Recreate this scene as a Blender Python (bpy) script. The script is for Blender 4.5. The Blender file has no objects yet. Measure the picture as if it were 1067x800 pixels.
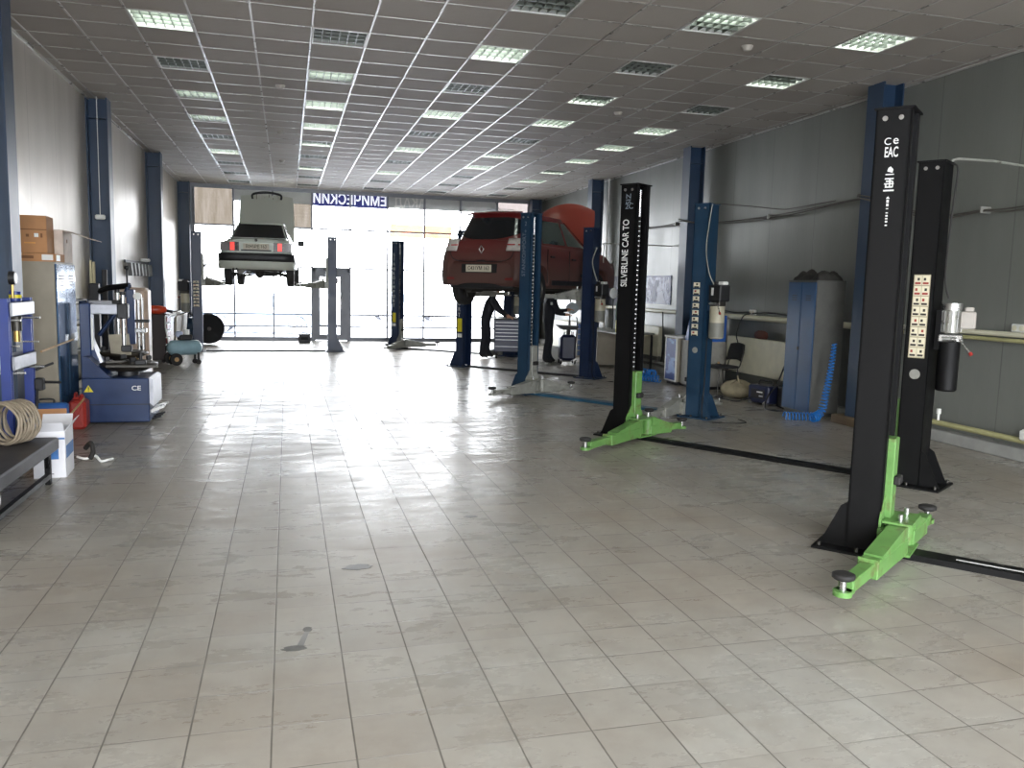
import bpy, bmesh, math, random
from mathutils import Vector, Matrix, Euler
random.seed(7)
C = bpy.context.scene.collection
R = math.radians
PI = math.pi

# ---------------------------------------------------------------- camera
H_CAM = 1.712
F_PX = 861.695
YAW, PITCH, ROLL = 0.26646, 0.11715, 0.02428
scene = bpy.context.scene
fwd = Vector((math.sin(YAW)*math.cos(PITCH), math.cos(YAW)*math.cos(PITCH), -math.sin(PITCH)))
r0 = Vector((math.cos(YAW), -math.sin(YAW), 0)); u0 = r0.cross(fwd)
cr = math.cos(ROLL)*r0 + math.sin(ROLL)*u0
cu = -math.sin(ROLL)*r0 + math.cos(ROLL)*u0
cam_d = bpy.data.cameras.new('camera'); cam = bpy.data.objects.new('camera', cam_d); C.objects.link(cam)
M4 = Matrix((cr, cu, -fwd)).transposed().to_4x4(); M4.translation = Vector((0, 0, H_CAM))
cam.matrix_world = M4
cam_d.sensor_fit = 'HORIZONTAL'; cam_d.sensor_width = 36; cam_d.lens = F_PX/1067*36
cam_d.clip_start = 0.05; cam_d.clip_end = 300
scene.camera = cam

# ---------------------------------------------------------------- sky and exposure
SKY = 17.0
TUBE = 12.0
world = bpy.data.worlds.new('sky'); scene.world = world; world.use_nodes = True
bgn = world.node_tree.nodes['Background']; bgn.inputs[0].default_value = (0.93, 0.96, 1.0, 1); bgn.inputs[1].default_value = SKY
scene.view_settings.view_transform = 'Standard'; scene.view_settings.look = 'None'
scene.view_settings.exposure = 0.0; scene.view_settings.gamma = 1.0; scene.view_settings.use_curve_mapping = False

ZC = 4.354; XL = -2.87; XR = 7.6; YW = 24.94; YB = -3.0
def portal(x, y, z, sx, sy, rx, rz=0):
    l = bpy.data.lights.new('sky_portal', 'AREA'); l.shape = 'RECTANGLE'; l.size = sx; l.size_y = sy
    l.cycles.is_portal = True
    o = bpy.data.objects.new('sky_portal', l); C.objects.link(o); o.location = (x, y, z); o.rotation_euler = (rx, 0, rz)
portal(2.35, YW+0.02, 2.15, 9.9, 4.2, R(-90))      # daylight comes through the glazed end wall
portal(2.35, YB-0.02, 2.0, 9.0, 3.9, R(90))        # and through the open gateway behind

# ---------------------------------------------------------------- materials
class NT:
    def __init__(s, m): s.t = m.node_tree; s.n = s.t.nodes; s.l = s.t.links
    def node(s, ty, **k):
        nd = s.n.new(ty)
        for a, b in k.items(): setattr(nd, a, b)
        return nd
    def put(s, sock, v):
        if isinstance(v, bpy.types.NodeSocket): s.l.new(v, sock)
        elif v is not None:
            try: sock.default_value = v
            except Exception: sock.default_value = (v, v, v)
    def math(s, op, a, b=None, c=None):
        nd = s.node('ShaderNodeMath', operation=op)
        s.put(nd.inputs[0], a)
        if b is not None: s.put(nd.inputs[1], b)
        if c is not None: s.put(nd.inputs[2], c)
        return nd.outputs[0]
    def mix(s, f, a, b):
        nd = s.node('ShaderNodeMix', data_type='RGBA'); s.put(nd.inputs[0], f); s.put(nd.inputs[6], a); s.put(nd.inputs[7], b); return nd.outputs[2]
    def noise(s, vec, scale, det=3, rough=0.55):
        nd = s.node('ShaderNodeTexNoise'); s.put(nd.inputs['Vector'], vec); nd.inputs['Scale'].default_value = scale
        nd.inputs['Detail'].default_value = det; nd.inputs['Roughness'].default_value = rough; return nd.outputs[0]
    def ramp(s, v, lo, hi, a=0.0, b=1.0):
        nd = s.node('ShaderNodeMapRange'); s.put(nd.inputs[0], v); nd.inputs[1].default_value = lo; nd.inputs[2].default_value = hi
        nd.inputs[3].default_value = a; nd.inputs[4].default_value = b; return nd.outputs[0]
    def coord(s, scale=(1, 1, 1), kind='Object'):
        tc = s.node('ShaderNodeTexCoord'); mp = s.node('ShaderNodeMapping'); s.l.new(tc.outputs[kind], mp.inputs[0]); mp.inputs['Scale'].default_value = scale
        return mp.outputs[0]
    def sep(s, v):
        nd = s.node('ShaderNodeSeparateXYZ'); s.l.new(v, nd.inputs[0]); return nd.outputs
def c4(c): return (c[0], c[1], c[2], 1)
def srgb(r, g, b): return tuple(((v/255)/12.92 if v/255 <= 0.04045 else ((v/255+0.055)/1.055)**2.4) for v in (r, g, b))
MATS = {}
def mat(name, col, rough=0.5, metal=0.0, var=0.12, scale=6, bump=0.0, emit=0, dirt=None, spec=None, coat=0):
    if name in MATS: return MATS[name]
    m = bpy.data.materials.new(name); m.use_nodes = True; t = NT(m); p = t.n['Principled BSDF']
    v = t.coord(); nz = t.noise(v, scale)
    dk = tuple(max(0, c*(1-var*1.6)) for c in col); lt = tuple(min(1, c*(1+var)) for c in col)
    base = t.mix(t.ramp(nz, 0.3, 0.7), c4(dk), c4(lt))
    if dirt:
        n2 = t.noise(v, dirt[1], 5, 0.65); base = t.mix(t.ramp(n2, dirt[2], dirt[2]+0.15), base, c4(dirt[0]))
    t.put(p.inputs['Base Color'], base)
    t.put(p.inputs['Roughness'], t.ramp(nz, 0.2, 0.8, max(0, rough-0.08), min(1, rough+0.08)))
    p.inputs['Metallic'].default_value = metal
    if spec is not None: p.inputs['Specular IOR Level'].default_value = spec
    if coat: p.inputs['Coat Weight'].default_value = coat; p.inputs['Coat Roughness'].default_value = 0.08
    if emit: p.inputs['Emission Color'].default_value = c4(col); p.inputs['Emission Strength'].default_value = emit
    if bump:
        b = t.node('ShaderNodeBump'); b.inputs['Strength'].default_value = bump; b.inputs['Distance'].default_value = 0.01
        t.put(b.inputs['Height'], nz); t.l.new(b.outputs[0], p.inputs['Normal'])
    MATS[name] = m; return m

def floor_mat():
    m = bpy.data.materials.new('ceramic_floor_tiles'); m.use_nodes = True; t = NT(m); p = t.n['Principled BSDF']
    v = t.coord(); X, Y, Z = t.sep(v)
    S = 0.3008
    ux = t.math('DIVIDE', t.math('ADD', X, 0.069+30*S), S); uy = t.math('DIVIDE', t.math('ADD', Y, -2.849+30*S), S)
    fx = t.math('FRACT', ux); fy = t.math('FRACT', uy)
    ex = t.math('MINIMUM', fx, t.math('SUBTRACT', 1, fx)); ey = t.math('MINIMUM', fy, t.math('SUBTRACT', 1, fy))
    wob = t.math('MULTIPLY', t.math('SUBTRACT', t.noise(v, 9, 2), 0.5), 0.006)
    gx = t.ramp(t.math('ADD', ex, wob), 0.006, 0.016, 1, 0); gy = t.ramp(t.math('ADD', ey, wob), 0.005, 0.013, 1, 0)
    gyw = t.math('MULTIPLY', gy, t.ramp(t.noise(v, 1.3, 3), 0.35, 0.6, 0.25, 1))
    g = t.math('MAXIMUM', gx, gyw)
    cmb = t.node('ShaderNodeCombineXYZ'); t.put(cmb.inputs[0], t.math('FLOOR', ux)); t.put(cmb.inputs[1], t.math('FLOOR', uy))
    wn = t.node('ShaderNodeTexWhiteNoise', noise_dimensions='3D'); t.l.new(cmb.outputs[0], wn.inputs[0])
    n1 = t.noise(v, 0.55, 5, 0.6); n2 = t.noise(v, 3.5, 6, 0.7); n3 = t.noise(v, 22, 4, 0.7)
    vs = t.coord((3.0, 0.35, 1)); ns = t.noise(vs, 1.0, 5, 0.65)     # wear streaks along the drive lane
    tile = t.mix(wn.outputs[0], c4(FLOOR_A), c4(FLOOR_B))
    tile = t.mix(t.ramp(n1, 0.35, 0.7), tile, c4(FLOOR_C))
    tile = t.mix(t.ramp(n2, 0.45, 0.85, 0, 0.45), tile, c4(tuple(c*0.55 for c in FLOOR_C)))
    tile = t.mix(t.ramp(ns, 0.55, 0.8, 0, 0.35), tile, c4(tuple(c*0.6 for c in FLOOR_A)))
    tile = t.mix(t.ramp(n3, 0.68, 0.8, 0, 0.25), tile, (0.07, 0.06, 0.05, 1))
    # brownish tyre traffic in the middle of the hall
    base = t.mix(t.math('MULTIPLY', g, 0.8), tile, (0.07, 0.063, 0.052, 1))
    t.put(p.inputs['Base Color'], base)
    n5 = t.noise(t.coord((1.0, 2.6, 1)), 2.0, 6, 0.72)
    rr = t.math('ADD', t.ramp(n1, 0.3, 0.7, 0.18, 0.34), t.ramp(n5, 0.38, 0.66, -0.03, 0.20))
    rr = t.math('ADD', rr, t.math('MULTIPLY', g, 0.3))
    t.put(p.inputs['Roughness'], rr)
    p.inputs['Specular IOR Level'].default_value = 0.42
    b = t.node('ShaderNodeBump'); b.inputs['Strength'].default_value = 0.35; b.inputs['Distance'].default_value = 0.003
    hgt = t.math('ADD', t.math('MULTIPLY', g, -1), t.math('MULTIPLY', t.noise(v, 1.7, 3, 0.5), 0.5)); t.put(b.inputs['Height'], hgt)
    t.l.new(b.outputs[0], p.inputs['Normal'])
    return m
FLOOR_A = srgb(154, 151, 144); FLOOR_B = srgb(168, 166, 159); FLOOR_C = srgb(148, 138, 125)

def ceil_mat():
    m = bpy.data.materials.new('mineral_ceiling_tiles'); m.use_nodes = True; t = NT(m); p = t.n['Principled BSDF']
    v = t.coord(); X, Y, Z = t.sep(v)
    ux = t.math('FLOOR', t.math('DIVIDE', t.math('ADD', X, 11.73), 0.6)); uy = t.math('FLOOR', t.math('DIVIDE', t.math('ADD', Y, 8.73), 0.6))
    cmb = t.node('ShaderNodeCombineXYZ'); t.put(cmb.inputs[0], ux); t.put(cmb.inputs[1], uy)
    wn = t.node('ShaderNodeTexWhiteNoise', noise_dimensions='3D'); t.l.new(cmb.outputs[0], wn.inputs[0])
    base = t.mix(wn.outputs[0], c4(srgb(160, 152, 143)), c4(srgb(174, 167, 158)))
    base = t.mix(t.ramp(t.noise(v, 60, 3), 0.5, 0.75, 0, 0.3), base, c4(srgb(150, 144, 135)))
    base = t.mix(t.ramp(t.noise(v, 0.5, 4), 0.5, 0.8, 0, 0.3), base, c4(srgb(150, 140, 126)))
    t.put(p.inputs['Base Color'], base); p.inputs['Roughness'].default_value = 0.75
    return m

def wall_mat(name, col, axis='Y', rough=0.38, metal=0.0):
    """sandwich panel: shallow ribs and a joint every metre"""
    m = bpy.data.materials.new(name); m.use_nodes = True; t = NT(m); p = t.n['Principled BSDF']
    v = t.coord(); X, Y, Z = t.sep(v); a = Y if axis == 'Y' else X
    fr = t.math('FRACT', t.math('DIVIDE', t.math('ADD', a, 50.0), 0.2)); rib = t.ramp(t.math('ABSOLUTE', t.math('SUBTRACT', fr, 0.5)), 0.0, 0.05, 0, 1)
    fj = t.math('FRACT', t.math('DIVIDE', t.math('ADD', a, 50.35), 1.19)); j = t.ramp(t.math('ABSOLUTE', t.math('SUBTRACT', fj, 0.5)), 0.0, 0.008, 0, 1)
    n = t.noise(t.coord((1, 1.2, 0.35)), 1.6, 5); 
    base = t.mix(t.ramp(n, 0.3, 0.75), c4(col), c4(tuple(c*0.84 for c in col)))
    base = t.mix(t.ramp(t.noise(v, 8, 5, 0.7), 0.62, 0.8, 0, 0.25), base, c4(tuple(c*0.6 for c in col)))
    base = t.mix(t.math('SUBTRACT', 1, t.math('MULTIPLY', j, 1)), base, c4(tuple(c*0.55 for c in col)))
    t.put(p.inputs['Base Color'], base)
    t.put(p.inputs['Roughness'], t.ramp(n, 0.3, 0.8, rough, rough+0.12)); p.inputs['Metallic'].default_value = metal
    b = t.node('ShaderNodeBump'); b.inputs['Strength'].default_value = 0.5; b.inputs['Distance'].default_value = 0.004
    t.put(b.inputs['Height'], t.math('ADD', t.math('MULTIPLY', rib, 0.35), j)); t.l.new(b.outputs[0], p.inputs['Normal'])
    return m

def pane_mat(name, tint=(1, 1, 1), streak=None):
    m = bpy.data.materials.new(name); m.use_nodes = True; t = NT(m); t.n.remove(t.n['Principled BSDF'])
    out = t.n['Material Output']; tr = t.node('ShaderNodeBsdfTransparent'); gl = t.node('ShaderNodeBsdfGlossy'); gl.inputs['Roughness'].default_value = 0.02
    if streak:
        f = t.ramp(t.noise(t.coord((7, 1, 0.8)), 1.3, 5, 0.6), 0.35, 0.7); t.put(tr.inputs[0], t.mix(f, c4(tint), c4(streak)))
    else: tr.inputs[0].default_value = c4(tint)
    fn = t.node('ShaderNodeFresnel'); fn.inputs[0].default_value = 1.45; mx = t.node('ShaderNodeMixShader')
    t.l.new(fn.outputs[0], mx.inputs[0]); t.l.new(tr.outputs[0], mx.inputs[1]); t.l.new(gl.outputs[0], mx.inputs[2]); t.l.new(mx.outputs[0], out.inputs[0])
    MATS[name] = m; return m
def translucent(name, col):
    m = bpy.data.materials.new(name); m.use_nodes = True; t = NT(m); t.n.remove(t.n['Principled BSDF']); out = t.n['Material Output']
    a = t.node('ShaderNodeBsdfTranslucent'); d = t.node('ShaderNodeBsdfDiffuse'); mx = t.node('ShaderNodeMixShader'); mx.inputs[0].default_value = 0.25
    n = t.noise(t.coord(), 4); cc = t.mix(n, c4(col), c4(tuple(c*0.9 for c in col)))
    t.put(a.inputs[0], cc); t.put(d.inputs[0], cc)
    t.l.new(a.outputs[0], mx.inputs[1]); t.l.new(d.outputs[0], mx.inputs[2]); t.l.new(mx.outputs[0], out.inputs[0]); MATS[name] = m; return m

def car_paint(name, col, dust, zlo, zhi, amount=0.85, coat=0.6, rough=0.3):
    """road dust sits on the lower panels"""
    m = bpy.data.materials.new(name); m.use_nodes = True; t = NT(m); p = t.n['Principled BSDF']
    v = t.coord(); X, Y, Z = t.sep(v)
    n = t.noise(v, 2.2, 5); f = t.ramp(t.math('ADD', Z, t.math('MULTIPLY', t.math('SUBTRACT', n, 0.5), 0.25)), zlo, zhi, amount, 0.08)
    t.put(p.inputs['Base Color'], t.mix(f, c4(col), c4(dust))); t.put(p.inputs['Roughness'], t.math('ADD', t.math('MULTIPLY', f, 0.4), rough))
    t.put(p.inputs['Coat Weight'], t.math('MULTIPLY', t.math('SUBTRACT', 1, f), coat)); p.inputs['Coat Roughness'].default_value = 0.1
    MATS[name] = m; return m

blue_col = mat('navy_column_paint', srgb(40, 82, 122), 0.4, 0, 0.12, 3, dirt=(srgb(60, 60, 58), 7, 0.62))
m_column = mat('structural_blue_paint', srgb(30, 52, 76), 0.42, 0, 0.1, 2)
m_lift_blue = mat('lift_blue_enamel', srgb(32, 60, 84), 0.42, 0, 0.12, 4, dirt=(srgb(52, 58, 62), 8, 0.64))
m_lift_navy = mat('lift_dark_blue_enamel', srgb(26, 42, 70), 0.4, 0, 0.1, 4)
m_black = mat('black_powder_coat', srgb(11, 11, 12), 0.55, 0, 0.12, 5, bump=0.05, spec=0.22)
m_green = mat('light_green_enamel', srgb(99, 143, 76), 0.42, 0, 0.12, 7, dirt=(srgb(92, 100, 58), 7, 0.52))
m_grey = mat('grey_painted_steel', srgb(150, 150, 142), 0.45, 0.2, 0.12, 8, dirt=(srgb(80, 76, 66), 7, 0.58))
m_steel = mat('bare_steel', srgb(190, 190, 188), 0.28, 0.9, 0.1, 10)
m_dsteel = mat('greasy_steel', srgb(80, 78, 74), 0.45, 0.8, 0.2, 12)
m_rubber = mat('black_rubber', srgb(34, 32, 31), 0.75, 0, 0.2, 14)
m_white = mat('white_paint', srgb(225, 225, 220), 0.4, 0, 0.04, 6)
m_cream = mat('cream_enamel', srgb(214, 210, 186), 0.4, 0, 0.05, 6)
m_lettering = mat('white_lettering', srgb(215, 215, 212), 0.6, 0, 0.05, 20)
m_letter_dim = mat('faded_lettering', srgb(120, 130, 140), 0.6, 0, 0.1, 20)
m_dark = mat('dark_plastic', srgb(30, 30, 32), 0.5, 0, 0.12, 9)
m_alu = mat('grey_aluminium_frame', srgb(120, 122, 128), 0.4, 0.3, 0.05, 6)
m_card = mat('brown_cardboard', srgb(176, 128, 86), 0.8, 0, 0.08, 4)
m_cardd = mat('dark_cardboard_print', srgb(120, 82, 52), 0.8, 0, 0.08, 4)
m_red = mat('red_plastic', srgb(150, 44, 36), 0.45, 0, 0.1, 5, dirt=(srgb(110, 40, 30), 6, 0.6))
m_yellow = mat('yellow_paint', srgb(215, 200, 40), 0.45, 0, 0.05, 8)
m_wood = mat('pale_wood', srgb(180, 145, 100), 0.6, 0, 0.15, 14)
m_bluep = mat('bright_blue_plastic', srgb(28, 112, 190), 0.35, 0, 0.1, 8)
m_darkglass = mat('dark_car_glass', srgb(20, 24, 28), 0.06, 0, 0.05, 3, spec=0.8)
m_brass = mat('brass_metal', srgb(180, 150, 90), 0.3, 0.8, 0.1, 8)
m_beige = mat('beige_steel_sheet', srgb(150, 142, 126), 0.5, 0, 0.06, 5)
m_skin = mat('skin', srgb(200, 150, 122), 0.55, 0, 0.06, 12)
m_overall = mat('dark_work_clothes', srgb(30, 32, 40), 0.85, 0, 0.15, 10)
m_hair = mat('short_dark_hair', srgb(40, 32, 27), 0.8, 0, 0.2, 30)
m_concrete = mat('grey_kerb_concrete', srgb(150, 150, 146), 0.7, 0, 0.1, 5, bump=0.1)
m_plinth = mat('brown_plinth', srgb(105, 88, 66), 0.6, 0, 0.12, 6)

# ---------------------------------------------------------------- mesh helpers
class MB:
    def __init__(s): s.v = []; s.f = []; s.m = []; s.mats = []; s.sm = []
    def mi(s, m):
        if m not in s.mats: s.mats.append(m)
        return s.mats.index(m)
    def add(s, vs, fs, m, T=None, smooth=False):
        b = len(s.v); k = s.mi(m)
        for p in vs: s.v.append(tuple(T @ Vector(p)) if T is not None else tuple(p))
        for f in fs: s.f.append([i+b for i in f]); s.m.append(k); s.sm.append(smooth)
        return s
    def box(s, x0, x1, y0, y1, z0, z1, m, T=None):
        vs = [(x0,y0,z0),(x1,y0,z0),(x1,y1,z0),(x0,y1,z0),(x0,y0,z1),(x1,y0,z1),(x1,y1,z1),(x0,y1,z1)]
        return s.add(vs, [(3,2,1,0),(4,5,6,7),(0,1,5,4),(1,2,6,5),(2,3,7,6),(3,0,4,7)], m, T)
    def cbox(s, x0, x1, y0, y1, z0, z1, m, c=0.01, T=None):
        """box with chamfered vertical and horizontal edges"""
        c = min(c, (x1-x0)*.45, (y1-y0)*.45, (z1-z0)*.45)
        def ring(ix, z): 
            a, b, d, e = x0+ix, x1-ix, y0+ix, y1-ix
            return [(a+c,d,z),(b-c,d,z),(b,d+c,z),(b,e-c,z),(b-c,e,z),(a+c,e,z),(a,e-c,z),(a,d+c,z)]
        vs = ring(c, z0)+ring(0, z0+c)+ring(0, z1-c)+ring(c, z1)
        fs = [tuple(range(7,-1,-1)), tuple(range(24,32))]
        for k in range(3):
            for i in range(8): j=(i+1)%8; fs.append((k*8+i, k*8+j, (k+1)*8+j, (k+1)*8+i))
        return s.add(vs, fs, m, T)
    def cyl(s, p, q, r, m, r2=None, n=16, T=None, caps=True):
        p = Vector(p); q = Vector(q); d = (q-p).normalized(); r2 = r if r2 is None else r2
        a = d.orthogonal().normalized(); b = d.cross(a)
        vs = [p+(a*math.cos(t)+b*math.sin(t))*r for t in [2*PI*i/n for i in range(n)]]+[q+(a*math.cos(t)+b*math.sin(t))*r2 for t in [2*PI*i/n for i in range(n)]]
        s.add(vs, [(i,(i+1)%n,n+(i+1)%n,n+i) for i in range(n)], m, T, True)
        if caps: s.add(vs, [tuple(range(n-1,-1,-1)), tuple(range(n,2*n))], m, T)
        return s
    def tube(s, pts, r, m, n=8, T=None, closed=False):
        pts = [Vector(p) for p in pts]; N = len(pts); vs = []; prev = None
        for i, p in enumerate(pts):
            if closed: d = pts[(i+1)%N]-pts[i-1]
            else: d = pts[min(i+1,N-1)]-pts[max(i-1,0)]
            d = d.normalized() if d.length > 1e-9 else Vector((0,0,1))
            if prev is None: a = d.orthogonal().normalized()
            else: a = (prev-d*prev.dot(d)); a = a.normalized() if a.length > 1e-6 else d.orthogonal().normalized()
            prev = a; b = d.cross(a); rr = r[i] if isinstance(r, (list, tuple)) else r
            vs += [p+(a*math.cos(2*PI*k/n)+b*math.sin(2*PI*k/n))*rr for k in range(n)]
        fs = []
        for i in range(N if closed else N-1):
            j = (i+1)%N
            for k in range(n): l=(k+1)%n; fs.append((i*n+k, i*n+l, j*n+l, j*n+k))
        s.add(vs, fs, m, T, True)
        if not closed: s.add(vs, [tuple(range(n-1,-1,-1)), tuple(range((N-1)*n, N*n))], m, T)
        return s
    def prism(s, poly, axis, a0, a1, m, T=None):
        """poly: 2-D outline in the two other axes, extruded along axis"""
        n = len(poly)
        def P(u, w, a): return {'x': (a,u,w), 'y': (u,a,w), 'z': (u,w,a)}[axis]
        vs = [P(u,w,a0) for u,w in poly]+[P(u,w,a1) for u,w in poly]
        return s.add(vs, [tuple(range(n-1,-1,-1)), tuple(range(n,2*n))]+[(i,(i+1)%n,n+(i+1)%n,n+i) for i in range(n)], m, T)
    def lathe(s, prof, m, n=24, T=None):
        """profile of (radius, height) turned about z"""
        vs = []; k = len(prof)
        for i in range(n):
            t = 2*PI*i/n
            for r, z in prof: vs.append((r*math.cos(t), r*math.sin(t), z))
        fs = []
        for i in range(n):
            j = (i+1)%n
            for q in range(k-1): fs.append((i*k+q, j*k+q, j*k+q+1, i*k+q+1))
        return s.add(vs, fs, m, T, True)
    def grid(s, fn, nu, nv, m, T=None, thick=0.0, smooth=True):
        vs = [fn(i/nu, j/nv) for i in range(nu+1) for j in range(nv+1)]
        fs = [(i*(nv+1)+j, (i+1)*(nv+1)+j, (i+1)*(nv+1)+j+1, i*(nv+1)+j+1) for i in range(nu) for j in range(nv)]
        return s.add(vs, fs, m, T, smooth)
    def build(s, name, parent=None, loc=None, rot=None, bevel=0, solid=0, subd=0, weld=False):
        me = bpy.data.meshes.new(name); me.from_pydata(s.v, [], s.f); me.update()
        for m in s.mats: me.materials.append(m)
        for i, p in enumerate(me.polygons): p.material_index = s.m[i]; p.use_smooth = s.sm[i]
        bm = bmesh.new(); bm.from_mesh(me)
        if weld: bmesh.ops.remove_doubles(bm, verts=bm.verts, dist=1e-4)
        bmesh.ops.recalc_face_normals(bm, faces=bm.faces); bm.to_mesh(me); bm.free()
        o = bpy.data.objects.new(name, me); C.objects.link(o)
        if parent: o.parent = parent
        if loc is not None: o.location = loc
        if rot is not None: o.rotation_euler = rot
        if bevel: b = o.modifiers.new('b', 'BEVEL'); b.width = bevel; b.segments = 2; b.limit_method = 'ANGLE'; b.angle_limit = R(40)
        if solid: b = o.modifiers.new('s', 'SOLIDIFY'); b.thickness = solid
        if subd: b = o.modifiers.new('d', 'SUBSURF'); b.levels = subd; b.render_levels = subd
        return o
def tag(o, label=None, cat=None, group=None, kind=None):
    if label: o['label'] = label
    if cat: o['category'] = cat
    if group: o['group'] = group
    if kind: o['kind'] = kind
    return o
def thing(name, label, cat, loc=(0,0,0), rz=0, group=None, parent=None):
    o = bpy.data.objects.new(name, None); C.objects.link(o); o.empty_display_size = 0.1
    o.location = loc; o.rotation_euler = (0,0,rz); return tag(o, label, cat, group)
def copy_tree(o, parent=None):
    c = o.copy(); C.objects.link(c)
    if parent: c.parent = parent
    for ch in list(o.children): copy_tree(ch, c)
    return c
def Tm(loc=(0,0,0), rot=(0,0,0), sc=None):
    m = Matrix.Translation(Vector(loc)) @ Euler(rot).to_matrix().to_4x4()
    if sc: m = m @ Matrix.Diagonal((sc[0], sc[1], sc[2], 1))
    return m
def text(body, size, m, parent, loc, rot, name='lettering', ext=0.0015, align='CENTER', sx=1.0, stack=0, bold=0.0):
    """raised lettering turned to a mesh; stack>0 sets the letters one under another"""
    cu_ = bpy.data.curves.new(name, 'FONT'); cu_.body = '\n'.join(body) if stack else body
    cu_.size = size; cu_.extrude = ext; cu_.align_x = align; cu_.align_y = 'CENTER'; cu_.offset = bold
    if stack: cu_.space_line = stack
    tmp = bpy.data.objects.new(name, cu_); C.objects.link(tmp)
    dg = bpy.context.evaluated_depsgraph_get(); me = bpy.data.meshes.new_from_object(tmp.evaluated_get(dg))
    bpy.data.objects.remove(tmp); me.materials.clear(); me.materials.append(m)
    o = bpy.data.objects.new(name, me); C.objects.link(o); o.parent = parent; o.location = loc; o.rotation_euler = rot; o.scale = (sx, 1, 1)
    return o
def struct(mb, name, **k): return tag(mb.build(name, **k), kind='structure')
def smooth_pts(pts, n=8):
    """Catmull-Rom through the points"""
    P = [Vector(p) for p in pts]; P = [P[0]]+P+[P[-1]]; o = []
    for i in range(1, len(P)-2):
        for k in range(n):
            t = k/n; a, b, c, d = P[i-1:i+3]
            o.append(0.5*((2*b)+(c-a)*t+(2*a-5*b+4*c-d)*t*t+(3*b-a-3*c+d)*t*t*t))
    o.append(P[-2]); return o
# ================================================================ the hall
fl = MB(); fl.box(XL-0.2, XR+0.2, YB, YW+0.1, -0.15, 0.0, floor_mat()); struct(fl, 'floor')
gm = mat('outdoor_asphalt_snow', srgb(190, 192, 198), 0.8, 0, 0.1, 0.3)
g = MB(); g.box(-60, 70, YW+0.3, 110, -0.35, -0.15, gm); g.box(-60, 70, -60, YB, -0.35, -0.15, gm); struct(g, 'ground')
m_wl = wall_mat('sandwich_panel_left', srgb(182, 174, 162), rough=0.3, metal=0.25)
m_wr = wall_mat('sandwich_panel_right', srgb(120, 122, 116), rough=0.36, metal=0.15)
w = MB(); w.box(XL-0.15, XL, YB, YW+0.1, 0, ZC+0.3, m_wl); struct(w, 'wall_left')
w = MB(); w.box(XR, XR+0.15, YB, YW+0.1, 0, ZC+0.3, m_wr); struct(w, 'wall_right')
k = MB(); k.cbox(7.46, 7.60, YB, YW-0.05, 0.0, 0.14, m_concrete, 0.012); struct(k, 'baseboard_right')
k = MB(); k.cbox(XL, XL+0.04, YB, YW-0.05, 0.0, 0.12, m_concrete, 0.006); struct(k, 'baseboard_left')
k = MB(); k.box(XL, XR, YB-0.15, YB, 3.95, ZC+0.3, m_wr); k.box(XL, XL+0.6, YB-0.15, YB, 0, 3.95, m_wr); k.box(XR-0.6, XR, YB-0.15, YB, 0, 3.95, m_wr); struct(k, 'wall_back')

# suspended ceiling with openings for the lay-in lights
GX0, GY0 = 0.27, 9.27
LIT = {}   # (col,row): 1 lit, 0 dark, 'f' far half lit, 'n' near half lit
for kx, row in {-1: {0:1,1:0,2:'n',3:'n',4:0,5:1,6:0,7:0,8:0,-1:1,-2:0,-3:1}, 0: {0:0,1:'n',2:1,3:1,4:'f',5:0,6:'f',7:0,8:0,-1:1,-2:1,-3:0,-4:1},
                1: {-1:0,0:1,1:0,2:1,3:0,4:1,5:0,6:1,7:0,8:0,-2:1,-3:1,-4:1}, 2: {-1:'n',0:0,1:'f',2:1,3:0,4:'f',5:1,6:0,7:0,8:0,-2:1,-3:1,-4:1},
                3: {-1:1,0:'f',1:0,2:1,3:1,4:1,5:'f',6:1,7:0,8:0,-2:1,-3:1}}.items():
    for j, s_ in row.items(): LIT[(kx, j)] = s_
cells = {(3*kx, 3*j) for kx, j in LIT}
cm = ceil_mat(); cb = MB()
xs = [XL]+[GX0+0.6*i for i in range(-5, 13)]+[XR]; ys = [YB]+[GY0+0.6*j for j in range(-20, 27)]+[YW+0.1]
for i in range(len(xs)-1):
    for j in range(len(ys)-1):
        gi = i-6 if False else (i-1)-5; gj = (j-1)-20
        if (gi, gj) in cells: continue
        sag = 0.0
        cb.add([(xs[i],ys[j],ZC),(xs[i+1],ys[j],ZC),(xs[i+1],ys[j+1],ZC),(xs[i],ys[j+1],ZC)], [(0,1,2,3)], cm)
struct(cb, 'ceiling')
tb = MB(); m_tbar = mat('white_ceiling_grid', srgb(175, 172, 166), 0.3, 0.3, 0.03, 5)
for x in xs[1:-1]: tb.box(x-0.011, x+0.011, YB, YW+0.08, ZC-0.006, ZC+0.02, m_tbar)
for y in ys[1:-1]: tb.box(XL, XR, y-0.009, y+0.009, ZC-0.004, ZC+0.02, m_tbar)
tb.box(XL, XL+0.03, YB, YW, ZC-0.02, ZC+0.01, m_tbar); tb.box(XR-0.03, XR, YB, YW, ZC-0.02, ZC+0.01, m_tbar)
struct(tb, 'trim_1')
up_ = MB(); up_.box(XL, XR, YB, YW+0.1, ZC+0.32, ZC+0.36, cm); struct(up_, 'trim_2')  # unseen slab above the ceiling, added to keep sky light out

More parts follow.
